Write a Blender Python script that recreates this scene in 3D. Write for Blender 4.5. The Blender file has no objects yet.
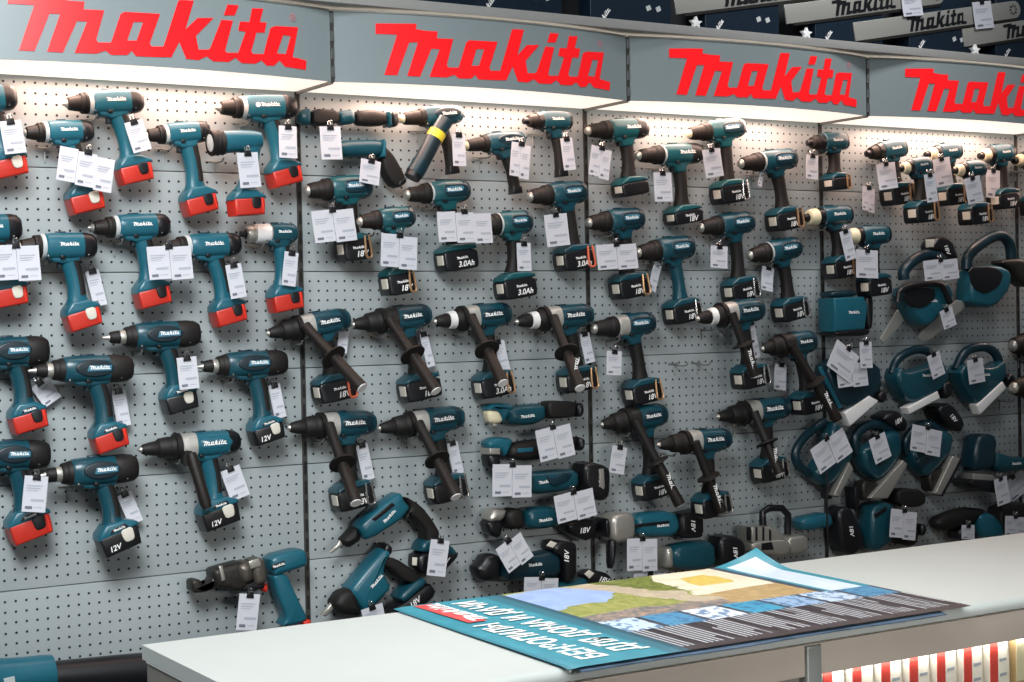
import bpy, bmesh, math, random
from mathutils import Vector, Matrix
from mathutils.geometry import tessellate_polygon
random.seed(7)
CAM={'loc': [-1.7556, -3.887, -0.6165], 'r': [0.8510012309458423, -0.5248151612644177, -0.019129857178350772], 'u': [0.025424370033699777, 0.004787811572496836, 0.9996652831166717], 'f': [0.5245479066177373, 0.851202751033706, -0.01741752840101394], 'lens': 57.30084011044198}
LOGO=[
[[0.11, 0.1119], [0.2165, 0.1166], [0.2145, 0.1031], [0.2428, 0.1001], [0.2732, 0.1006], [0.2708, 0.0828], [0.3166, 0.0838], [0.2967, 0.0166], [0.3019, 0.0104], [0.3304, 0.0119], [0.3536, 0.078], [0.3628, 0.0834], [0.4454, 0.0851], [0.4193, 0.0165], [0.4232, 0.0089], [0.452, 0.0107], [0.4892, 0.1167], [0.4936, 0.1213], [0.528, 0.1226], [0.5057, 0.054], [0.5367, 0.083], [0.5766, 0.0868], [0.5314, 0.0415], [0.5372, 0.0098], [0.5614, 0.0114], [0.5669, 0.0154], [0.5969, 0.0842], [0.6267, 0.0848], [0.6043, 0.0126], [0.611, 0.0077], [0.6389, 0.0105], [0.6599, 0.0615], [0.6402, 0.0635], [0.6454, 0.0846], [0.67, 0.0856], [0.6785, 0.1192], [0.7087, 0.1213], [0.6981, 0.0885], [0.7168, 0.0891], [0.7107, 0.0647], [0.6887, 0.0628], [0.6731, 0.016], [0.6792, 0.011], [0.707, 0.0131], [0.7274, 0.0772], [0.7415, 0.0833], [0.8061, 0.0871], [0.7879, 0.0135], [0.8281, 0.0084], [0.8259, -0.0142], [0.7656, -0.0116], [0.7506, 0.0019], [0.7351, -0.0122], [0.7152, -0.0137], [0.7007, -0.002], [0.6835, -0.0117], [0.6477, -0.0132], [0.6316, -0.0016], [0.6128, -0.0131], [0.5742, -0.0146], [0.5567, -0.004], [0.5366, -0.0146], [0.5063, -0.0136], [0.4901, 0.0244], [0.4703, -0.0123], [0.437, -0.0142], [0.3864, -0.0153], [0.3774, -0.0035], [0.3662, -0.0138], [0.3298, -0.0157], [0.3175, -0.0066], [0.296, -0.0147], [0.2489, -0.0156], [0.2782, 0.0559], [0.2556, 0.0563], [0.2232, -0.0158], [0.1894, -0.0155], [0.2199, 0.0705], [0.1963, 0.0693], [0.1628, -0.015], [0.13, -0.0152], [0.165, 0.0869], [0.1095, 0.0866]],
[[0.3826, 0.0619], [0.405, 0.0634], [0.3891, 0.02], [0.3669, 0.0187]],
[[0.7624, 0.0638], [0.784, 0.0639], [0.7689, 0.0182], [0.7434, 0.0179]],
[[0.6137, 0.1217], [0.6425, 0.1224], [0.6317, 0.0979], [0.603, 0.0955]]]
PISTOLS=[
['a1', 'nicd', [-0.91, -0.1115], 0.1035, 0.1768, 0.0627, [0.1372, -0.1622], 0.1408, {'batt': 'red', 'btn': 'beige'}, 'teal drill with red battery, cut by the photo edge beside the highest tag', 'edge drill of the top row'],
['a2', 'nicd', [-0.7249, -0.1763], 0.0689, 0.1711, 0.0539, [0.1356, -0.1699], 0.1755, {'batt': 'red', 'btn': 'beige'}, 'teal drill with red battery half hidden behind a triple price card', 'drill behind the triple card'],
['a3', 'nicd', [-0.6272, -0.1039], 0.0868, 0.1983, 0.0589, [0.1564, -0.1744], 0.1576, {'batt': 'red', 'btn': 'black'}, 'teal drill with red battery directly beneath the letters of the first sign', 'top drill under the first sign'],
['a4', 'nicd', [-0.4317, -0.1714], 0.112, 0.1701, 0.0539, [0.1195, -0.179], 0.1498, {'batt': 'red', 'btn': 'black'}, 'teal drill with red battery hanging between the top drill and the torch', 'drill left of the torch'],
['a5', 'torch', [-0.2879, -0.1897], 0.0914, 0.1358, 0.0648, [0.0755, -0.1616], -0.0216, {'dy': -0.07, 'batt': 'red', 'btn': 'black'}, 'teal torch with black bezel, glass lens and red battery', 'torch'],
['a6', 'nicd', [-0.2455, -0.0945], 0.0609, 0.2184, 0.0621, [0.171, -0.1769], 0.2009, {'batt': 'red', 'btn': 'black', 'sticker': 1}, 'teal drill with round white sticker and red battery, above the torch', 'drill above the torch'],
['b1', 'nicd', [-0.9172, -0.4086], 0.071, 0.1878, 0.0648, [0.1423, -0.1598], 0.1035, {'batt': 'red', 'btn': 'beige'}, 'teal drill with red battery, cut by the edge behind a pair of price cards', 'edge drill of the second row'],
['b2', 'nicd', [-0.7504, -0.4427], 0.0171, 0.1904, 0.064, [0.1497, -0.172], 0.2621, {'dy': -0.02, 'batt': 'red', 'btn': 'beige'}, 'teal drill with red battery and grey release button, right of the two-card edge drill', 'second drill of the second row'],
['b3', 'nicd', [-0.572, -0.3958], 0.047, 0.2009, 0.0595, [0.1457, -0.1731], 0.1799, {'batt': 'red', 'btn': 'black'}, 'teal drill with red battery, two price cards side by side on its handle', 'third drill of the second row'],
['b4', 'nicd', [-0.3954, -0.4426], 0.052, 0.2079, 0.0609, [0.1632, -0.1751], 0.1924, {'batt': 'red', 'btn': 'black'}, 'teal drill with red battery between the two-card drill and the silver-nosed wrench', 'fourth drill of the second row'],
['b5', 'silver', [-0.1907, -0.4071], 0.0254, 0.1519, 0.0511, [0.1133, -0.1744], 0.1491, {'batt': 'red', 'btn': 'black', 'dy': -0.01}, 'teal impact wrench with silver metal nose and red battery', 'silver-nosed wrench'],
['c1', 'nicdbig', [-0.8888, -0.6866], 0.0138, 0.2146, 0.0693, [0.1616, -0.1637], 0.2306, {'batt': 'red', 'btn': 'black'}, 'dark-panelled teal drill with red battery, cut by the edge in the third row', 'edge drill of the third row'],
['c2', 'nicdbig', [-0.7302, -0.7304], -0.0063, 0.2475, 0.0664, [0.1885, -0.1698], 0.2856, {'dy': -0.03, 'batt': 'red', 'btn': 'black'}, 'teal drill with dark side panel, silver chuck ring and red battery', 'red-battery drill of the third row'],
['c3', 'nicdbig', [-0.5444, -0.6585], 0.0257, 0.2436, 0.0663, [0.1843, -0.1666], 0.2012, {'batt': 'black', 'btn': 'beige'}, 'teal drill with dark side panel and small round black battery, white card behind', 'black-battery drill of the third row'],
['c4', 'nicdbig', [-0.3101, -0.7358], 0.0185, 0.2398, 0.0662, [0.1785, -0.1765], 0.2433, {'batt': 'black', 'btn': 'beige', 'txt': '12V'}, 'teal drill with dark side panel and black battery beside the first upright', 'last drill of the third row'],
['d1', 'nicdbig', [-0.8944, -0.9194], -0.041, 0.217, 0.0673, [0.173, -0.1721], 0.3377, {'bs': 1.2, 'batt': 'red', 'btn': 'black'}, 'teal drill with red battery, lowest of those cut by the photo edge', 'edge drill of the fourth row'],
['d2', 'nicdbig', [-0.713, -0.9754], 0.0214, 0.2369, 0.0687, [0.1828, -0.1699], 0.3102, {'bs': 1.2, 'dy': -0.03, 'batt': 'black', 'btn': 'beige', 'txt': '12V'}, 'teal drill with wide black battery, its chuck behind a price card, fourth row', 'wide black-battery drill of the fourth row'],
['d3', 'hammer', [-0.4622, -0.9319], 0.0252, 0.2604, 0.0629, [0.1963, -0.1817], 0.2366, {'bs': 1.2, 'batt': 'black', 'btn': 'beige', 'txt': '12V', 'hand': 'teal', 'E': [0.1389, -0.1485, -0.078], 'short': 1, 'style': 'nicd'}, 'teal hammer drill with stubby black side handle and black battery', 'stubby-handle hammer drill'],
['e2', 'slim', [0.2724, -0.098], 0.1155, 0.19, 0.0566, [0.1393, -0.1474], 0.0241, {}, 'slim teal drill driver with black foot behind the yellow-ringed stick torch', 'slim drill behind the stick torch'],
['e3', 'slim', [0.4666, -0.1621], 0.1354, 0.1931, 0.0555, [0.1431, -0.1361], 0.0042, {}, 'slim teal drill driver with two price cards over its black handle', 'slim drill with two cards'],
['e4', 'slimimp', [0.6572, -0.0858], 0.0453, 0.1587, 0.0542, [0.1166, -0.1459], 0.0944, {}, 'slim teal impact driver with short black nose beside the second upright', 'slim impact driver'],
['f1', 'li', [-0.0066, -0.2949], 0.0908, 0.1885, 0.0639, [0.1186, -0.162], 0.0314, {'tone': 'green', 'clip': 'gold', 'txt': '18V', 'bs': 0.75}, 'teal drill over a pair of bluish price cards and a brass-clipped battery', 'first drill of its second row'],
['f2', 'li', [0.1152, -0.3758], 0.1069, 0.1635, 0.0572, [0.0916, -0.171], 0.0327, {'dy': -0.055, 'tone': 'green', 'clip': 'gold', 'txt': '18V', 'bs': 0.75}, 'teal drill with short nose and brass-clipped battery under two fanned price cards', 'second drill of its second row'],
['f3', 'li', [0.2827, -0.2989], 0.0892, 0.196, 0.0615, [0.136, -0.1853], 0.0504, {'tone': 'green', 'ring': 1, 'txt': '3.0Ah'}, 'green-teal drill with white-lettered black battery under a row of three price cards', 'three-card drill'],
['f4', 'li', [0.4881, -0.3804], 0.0909, 0.1685, 0.065, [0.0982, -0.1784], 0.0487, {'dy': -0.03, 'tone': 'green', 'ring': 1, 'txt': '3.0Ah'}, 'green-teal drill with white-lettered black battery and one card on its black handle', 'lowest drill of its second row'],
['f5', 'li', [0.6689, -0.2961], 0.1062, 0.1939, 0.0643, [0.1306, -0.1898], 0.0334, {'clip': 'orange', 'txt': '3.0Ah'}, 'teal drill with orange belt clip on its black battery beside the second upright', 'orange-clip drill'],
['g1', 'hammer', [-0.1225, -0.6587], 0.1522, 0.2348, 0.0632, [0.1611, -0.1759], 0.0223, {'txt': '18V', 'E': [0.1408, -0.1604, -0.208], 'clip': 'orange', 'handlecol': 'black'}, 'hammer drill with black gear head, first of four with long side handles', 'first long-handle hammer drill'],
['g2', 'hammer', [0.116, -0.6408], 0.1032, 0.2348, 0.0651, [0.178, -0.1943], 0.0713, {'txt': '18V', 'E': [0.1154, -0.1841, -0.208], 'handlecol': 'black', 'gear': 'dark'}, 'hammer drill with black gear head and tapered nose, second of four with long side handles', 'second long-handle hammer drill'],
['g3', 'hammer', [0.3598, -0.6376], 0.0815, 0.2417, 0.0671, [0.1686, -0.1936], 0.0756, {'txt': '3.0Ah', 'E': [0.0762, -0.1685, -0.208], 'whitering': 1, 'clip': 'gold'}, 'hammer drill with white collar and brass clip, third of four with long side handles', 'third long-handle hammer drill'],
['g4', 'hammer', [0.6186, -0.6426], 0.0676, 0.2565, 0.0667, [0.1908, -0.1845], 0.0545, {'txt': '18V', 'E': [0.0601, -0.1841, -0.208], 'whitering': 1, 'clip': 'gold', 'hl': 1}, 'hammer drill with white collar, lettered side handle and brass clip beside the second upright', 'fourth long-handle hammer drill'],
['h1', 'hammer', [-0.0706, -0.8995], 0.0088, 0.2492, 0.0661, [0.1775, -0.1913], 0.1657, {'txt': '18V', 'E': [0.087, -0.1805, -0.208], 'clip': 'chrome'}, 'hammer drill with silver gear head crossing the first upright below the long-handle row', 'lower hammer drill by the upright'],
['h2', 'hammer', [0.1854, -0.9158], 0.0796, 0.2605, 0.0658, [0.1895, -0.1915], 0.0949, {'txt': '18V', 'E': [0.1028, -0.1788, -0.208], 'clip': 'chrome'}, 'hammer drill with silver gear head above the drywall screwdriver', 'lower hammer drill above the screwdriver'],
['i1', 'li', [0.8681, -0.1046], 0.0818, 0.2132, 0.0607, [0.1366, -0.1728], 0.0928, {'tone': 'green', 'cap': 'black', 'txt': '', 'thin': 1, 'bs': 0.9}, 'green-teal drill with thin black battery, first in the top row right of the second upright', 'first drill under the third sign'],
['i2', 'li', [1.0418, -0.1696], 0.0701, 0.2402, 0.062, [0.1547, -0.1855], 0.0869, {'tone': 'green', 'cap': 'black', 'ring': 1, 'txt': '18V', 'thin': 1}, 'green-teal drill with black rear cap and white-blocked battery, one card hung at its chuck', 'second drill under the third sign'],
['i3', 'li', [1.2294, -0.0983], 0.1357, 0.2168, 0.0606, [0.1303, -0.1933], 0.0214, {'tone': 'green', 'txt': '18V', 'clip': 'chrome', 'cream': 1}, 'teal drill with cream chuck tip under the third red lettering', 'third drill under the third sign'],
['i4', 'li', [1.4253, -0.1807], 0.1112, 0.2249, 0.0646, [0.1546, -0.1881], 0.0459, {'txt': '18V', 'clip': 'gold', 'ring': 1}, 'teal drill with ringed brown chuck and gold clip before the third upright', 'fourth drill under the third sign'],
['j1', 'li', [0.8657, -0.3658], 0.0847, 0.1949, 0.0658, [0.1265, -0.1974], 0.0724, {'txt': '18V', 'clip': 'gold'}, 'teal drill over two side-by-side price cards right of the second upright', 'two-card drill by the second upright'],
['j2', 'li', [1.0357, -0.4506], 0.1002, 0.2062, 0.0697, [0.1452, -0.1921], 0.0744, {'txt': '18V', 'clip': 'chrome', 'hand': 'teal'}, 'teal drill with dark teal handle and a price card hidden behind it', 'dark-handled drill'],
['j3', 'li', [1.2683, -0.3757], 0.1108, 0.2056, 0.0662, [0.1309, -0.2044], 0.0637, {'txt': '18V', 'clip': 'chrome'}, 'teal drill with a lone square price card hung under its ribbed chuck', 'third drill of that second row'],
['j4', 'li', [1.4545, -0.4585], 0.1466, 0.2068, 0.0675, [0.1372, -0.1916], 0.0454, {'txt': '18V', 'clip': 'chrome', 'ring': 1}, 'teal drill with ringed chuck above the diagonal side-handle drill', 'drill above the diagonal side handle'],
['k1', 'li', [0.8763, -0.6676], 0.0699, 0.2173, 0.066, [0.1583, -0.2014], 0.0872, {'txt': '18V', 'clip': 'gold', 'gear': 'silver'}, 'teal drill with silver gear head and copper clip left of the two empty hooks', 'drill left of the empty hooks'],
['k2', 'hammer', [1.2119, -0.6456], 0.109, 0.253, 0.0706, [0.1797, -0.2014], 0.0481, {'dy': -0.05, 'txt': '18V', 'E': [0.1432, -0.1884, -0.068], 'whitering': 1, 'hl': 1, 'clip': 'chrome'}, 'hammer drill with white collar and lettered side handle right of the empty hooks', 'hammer drill right of the empty hooks'],
['k3', 'hammer', [1.4741, -0.7411], 0.0976, 0.2139, 0.0701, [0.1667, -0.1923], 0.042, {'dy': -0.03, 'txt': '18V', 'E': [0.2031, -0.2436, -0.088], 'hl': 1, 'handlecol': 'black', 'gear': 'dark'}, 'hammer drill with a very long diagonal side handle over the planers', 'diagonal side-handle hammer drill'],
['l1', 'hammer', [0.8979, -0.9427], 0.0944, 0.2337, 0.0689, [0.1612, -0.2098], 0.0627, {'txt': '18V', 'E': [0.1685, -0.2506, -0.118], 'hl': 1, 'gear': 'dark'}, 'hammer drill with a long side handle reaching the metal-headed grinder', 'hammer drill above the grinder'],
['l2', 'hammer', [1.0544, -1.0057], 0.0172, 0.2659, 0.0669, [0.1902, -0.1946], 0.1399, {'dy': -0.06, 'txt': '18V', 'E': [0.1841, -0.2062, -0.058], 'hl': 1, 'clip': 'chrome'}, 'hammer drill with silver gear head, lowest beneath the empty hooks', 'lowest hammer drill'],
['l3', 'hammer', [1.3204, -0.9409], 0.0667, 0.284, 0.0696, [0.1908, -0.1889], 0.0904, {'txt': '18V', 'E': [0.1327, -0.1814, -0.118], 'hl': 1, 'clip': 'chrome'}, 'hammer drill with tapered black nose left of the hanging jigsaws', 'hammer drill left of the jigsaws'],
['m1', 'impact', [1.6987, -0.1069], 0.0748, 0.1646, 0.058, [0.1043, -0.1326], 0.0299, {'txt': '', 'clip': 'gold', 'thin': 1, 'bs': 0.75}, 'impact driver hanging over the third upright at the sign edge', 'impact driver over the third upright'],
['m2', 'impact', [1.947, -0.1324], 0.1616, 0.1702, 0.0623, [0.1105, -0.1507], -0.0045, {'txt': '18V', 'clip': 'gold', 'dark': 1}, 'impact driver with all-black nose, first of the cluster under the fourth sign', 'black-nosed impact driver'],
['m3', 'impact', [2.0158, -0.1845], 0.1419, 0.1359, 0.0534, [0.0732, -0.1531], -0.0372, {'dy': -0.075, 'txt': '18V', 'clip': 'gold', 'cream': 1}, 'impact driver with cream nose ring, low in the cluster beside the black-nosed one', 'second impact driver of the cluster'],
['m4', 'impact', [2.2092, -0.1266], 0.1329, 0.1599, 0.0581, [0.0983, -0.1492], -0.0282, {'txt': '18V', 'clip': 'gold', 'cream': 1}, 'impact driver with cream nose ring, high in the cluster, broad tag on its handle', 'third impact driver of the cluster'],
['m5', 'impact', [2.2574, -0.1838], 0.0952, 0.1413, 0.0547, [0.0847, -0.1534], 0.0095, {'dy': -0.075, 'txt': '18V', 'clip': 'gold', 'cream': 1}, 'impact driver with cream nose ring, low in the cluster beside the last one', 'fourth impact driver of the cluster'],
['m6', 'impact', [2.4616, -0.1213], 0.1156, 0.1567, 0.0625, [0.0953, -0.1606], -0.0109, {'txt': '18V', 'cream': 1}, 'impact driver with cream nose ring, last of the cluster beside the fourth upright', 'last impact driver of the cluster'],
['n1', 'impact', [1.6773, -0.3402], 0.0757, 0.1976, 0.0635, [0.1384, -0.1696], 0.064, {'txt': '18V', 'clip': 'gold', 'cream': 2}, 'impact wrench with big cream nose ring left of the curled price tag', 'cream-ringed impact wrench'],
['n2', 'impact', [1.8148, -0.3995], 0.0554, 0.194, 0.0613, [0.1201, -0.1646], 0.0493, {'dy': -0.03, 'txt': '18V', 'cream': 2}, 'impact wrench with cream nose ring, a curled price tag hanging from its nose', 'impact wrench with the curled tag'],
['o1', 'impact', [2.6267, -0.1327], 0.0947, 0.1564, 0.0604, [0.0967, -0.1645], 0.0101, {'txt': '18V', 'cream': 1}, 'impact driver past the fourth upright, only its cream nose in view', 'impact driver past the fourth upright'],
['o2', 'li', [2.6042, -0.7628], 0.0433, 0.2326, 0.091, [0.1828, -0.2147], 0.0963, {'txt': '18V'}, 'black-nosed drill past the fourth upright, upper of two cut by the photo edge', 'upper drill past the fourth upright'],
['o3', 'li', [2.5096, -0.8997], 0.0147, 0.2328, 0.0891, [0.1801, -0.2004], 0.125, {'dy': -0.085, 'txt': '18V'}, 'black-nosed drill past the fourth upright, lower of two cut by the photo edge', 'lower drill past the fourth upright']]
TAGS=[
['a1', [-0.7575, -0.105, -0.1923], 0.0499, 0.0756, 0.1449, 1],
['a2', [-0.5898, -0.105, -0.2582], 0.1331, 0.0797, -0.1618, 3],
['a3', [-0.4623, -0.105, -0.1781], 0.0467, 0.0739, 0.2848, 1],
['a5', [-0.2058, -0.165, -0.2566], 0.0548, 0.0853, 0.0819, 1],
['a6', [-0.0744, -0.105, -0.1774], 0.049, 0.0803, -0.0138, 1],
['b1', [-0.7567, -0.11, -0.4788], 0.1044, 0.0802, 0.0524, 2],
['b2', [-0.5492, -0.03, -0.5383], 0.0341, 0.0864, 0.2011, 1],
['b3', [-0.3935, -0.115, -0.479], 0.1102, 0.0794, 0.0698, 2],
['b4', [-0.2216, -0.105, -0.5255], 0.042, 0.0839, 0.151, 1],
['b5', [-0.0764, -0.105, -0.4962], 0.0382, 0.0854, -0.1419, 1],
['c1', [-0.6723, -0.02, -0.7835], 0.0473, 0.0569, 0.569, 1],
['c2', [-0.4947, -0.03, -0.8294], 0.0347, 0.0872, 0.1275, 1],
['c3', [-0.3508, -0.105, -0.7481], 0.0508, 0.0777, 0.069, 1],
['c4', [-0.0869, -0.03, -0.8307], 0.033, 0.0868, 0.1647, 1],
['d1', [-0.7299, -0.115, -1.0133], 0.055, 0.083, -0.127, 1],
['d2', [-0.4782, -0.03, -1.0734], 0.0374, 0.0778, 0.3397, 1],
['d3', [-0.2098, -0.04, -1.0309], 0.0533, 0.0804, 0.3128, 1],
['cutter', [-0.2071, -0.1, -1.3474], 0.0556, 0.0895, -0.1474, 1],
['stick', [0.0468, -0.1, -0.1748], 0.059, 0.0842, 0.0382, 1],
['e1', [0.1562, -0.1, -0.2456], 0.0578, 0.0621, -0.1456, 1],
['e2', [0.4203, -0.105, -0.1797], 0.04, 0.0854, 0.0011, 1],
['e3', [0.6118, -0.105, -0.2], 0.0613, 0.0928, -0.1243, 2],
['e4', [0.7698, -0.105, -0.1782], 0.0401, 0.089, 0.1045, 1],
['f1', [0.048, -0.105, -0.3842], 0.1181, 0.0816, 0.1166, 2],
['f2', [0.2019, -0.165, -0.4525], 0.1044, 0.0848, -0.0663, 2],
['f3', [0.4313, -0.11, -0.3826], 0.1668, 0.0802, 0.0465, 3],
['f4', [0.6157, -0.11, -0.4651], 0.0452, 0.0765, 0.0016, 1],
['f5', [0.7285, -0.105, -0.39], 0.0763, 0.0887, 0.0976, 1],
['g1', [0.1027, -0.03, -0.6796], 0.0289, 0.0679, -0.1996, 1],
['g2', [0.3518, -0.03, -0.7128], 0.0245, 0.0916, 0.216, 1],
['g3', [0.5783, -0.035, -0.7358], 0.0453, 0.0829, 0.1792, 1],
['g4', [0.8694, -0.035, -0.7217], 0.0346, 0.0857, 0.1818, 1],
['h1', [0.1592, -0.03, -1.0026], 0.0352, 0.0949, 0.18, 1],
['h2', [0.4319, -0.03, -1.0092], 0.0344, 0.0871, 0.1813, 1],
['screw', [0.326, -0.115, -1.262], 0.0574, 0.0953, -0.1825, 1],
['rotary', [0.1362, -0.11, -1.3977], 0.0635, 0.057, 0.2, 1],
['ra1', [0.7022, -0.115, -0.9764], 0.1155, 0.0885, 0.1689, 2],
['ra2', [0.5573, -0.12, -1.0711], 0.1243, 0.0869, -0.0527, 2],
['ra3', [0.7615, -0.12, -1.1551], 0.1305, 0.078, 0.1487, 2],
['ra4', [0.5624, -0.115, -1.2682], 0.0895, 0.079, 0.5176, 2],
['ra6', [0.6505, -0.11, -1.3765], 0.1111, 0.0606, -0.0874, 2],
['i1', [0.8811, -0.1, -0.1964], 0.0687, 0.0846, -0.1773, 2],
['i2', [1.0861, -0.12, -0.2634], 0.0646, 0.0834, 0.0241, 1],
['i3', [1.2627, -0.13, -0.1897], 0.0671, 0.0819, 0.1365, 1],
['i4', [1.5126, -0.05, -0.2143], 0.0158, 0.0671, -0.3214, 1],
['j1', [0.9304, -0.105, -0.4616], 0.139, 0.0709, 0.0717, 2],
['j2', [1.1116, -0.04, -0.5143], 0.0291, 0.0996, -0.3532, 1],
['j3', [1.2994, -0.105, -0.4639], 0.0641, 0.065, -0.0682, 1],
['j4', [1.5297, -0.05, -0.5286], 0.0478, 0.0734, -0.18, 1],
['k1', [0.9168, -0.1, -0.7651], 0.052, 0.0681, -0.0674, 1],
['k2', [1.4826, -0.04, -0.7142], 0.0237, 0.1099, 0.1843, 1],
['k3', [1.5839, -0.04, -0.831], 0.0484, 0.0802, -0.1417, 1],
['l1', [0.9459, -0.07, -1.0448], 0.0526, 0.0774, -0.2034, 1],
['gr1', [0.9957, -0.11, -1.3151], 0.1061, 0.0917, -0.0416, 2],
['gr2', [1.03, -0.1, -1.386], 0.1141, 0.026, -0.049, 2],
['m1', [1.6742, -0.1, -0.1863], 0.049, 0.0738, -0.0742, 1],
['m2', [1.975, -0.115, -0.2068], 0.0825, 0.0822, 0.1324, 1],
['m2b', [1.974, -0.03, -0.2737], 0.0524, 0.077, -0.1194, 2],
['m3', [2.096, -0.185, -0.2472], 0.0487, 0.0887, 0.1285, 1],
['m4', [2.2191, -0.12, -0.1876], 0.0775, 0.0907, 0.1685, 1],
['m5', [2.29, -0.185, -0.249], 0.0737, 0.0839, 0.1977, 1],
['m6', [2.5182, -0.06, -0.2143], 0.0678, 0.0943, -0.0447, 1],
['n1', [1.7806, -0.14, -0.4274], 0.0458, 0.0927, 0.2498, 1],
['n2', [1.8833, -0.115, -0.4853], 0.0938, 0.0879, -0.0355, 1],
['saw1', [2.193, -0.13, -0.5022], 0.1542, 0.0646, 0.085, 2],
['saw2', [2.2216, -0.13, -0.661], 0.0593, 0.0616, 0.2961, 1],
['pl1a', [1.7617, -0.13, -0.7859], 0.1081, 0.0929, -0.5555, 1],
['pl1b', [1.8031, -0.125, -0.8278], 0.1259, 0.0747, 0.0687, 2],
['pl1c', [1.8538, -0.135, -0.77], 0.0508, 0.0812, 0.005, 1],
['pl2', [2.1693, -0.125, -0.8119], 0.0588, 0.0775, 0.3159, 1],
['pl3', [2.3529, -0.125, -0.8377], 0.075, 0.0789, 0.1045, 1],
['jig1', [1.7109, -0.125, -1.0591], 0.1483, 0.0864, 0.4631, 2],
['jig2', [1.9172, -0.125, -1.0652], 0.0731, 0.082, 0.3241, 1],
['jig3', [2.1194, -0.125, -1.0516], 0.1343, 0.0836, -0.1969, 2],
['tgA', [2.0995, -0.1115, 0.3437], 0.0889, 0.0703, 0.1346, 1],
['tgB', [2.4244, -0.1115, 0.3375], 0.09, 0.0891, 0.1489, 1],
['bar1', [2.4738, -0.12, -1.2425], 0.0625, 0.0901, 0.1706, 1],
['barw', [2.6627, -0.014, -1.248], 0.1101, 0.076, 0.4515, 1],
['rec', [2.017, -0.12, -1.3142], 0.1142, 0.0893, -0.1541, 2],
['ang', [2.3211, -0.11, -1.3673], 0.0607, 0.0461, -0.0869, 1],
['ang2', [2.5457, -0.11, -1.3667], 0.0975, 0.0673, -0.085, 2]]
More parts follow.
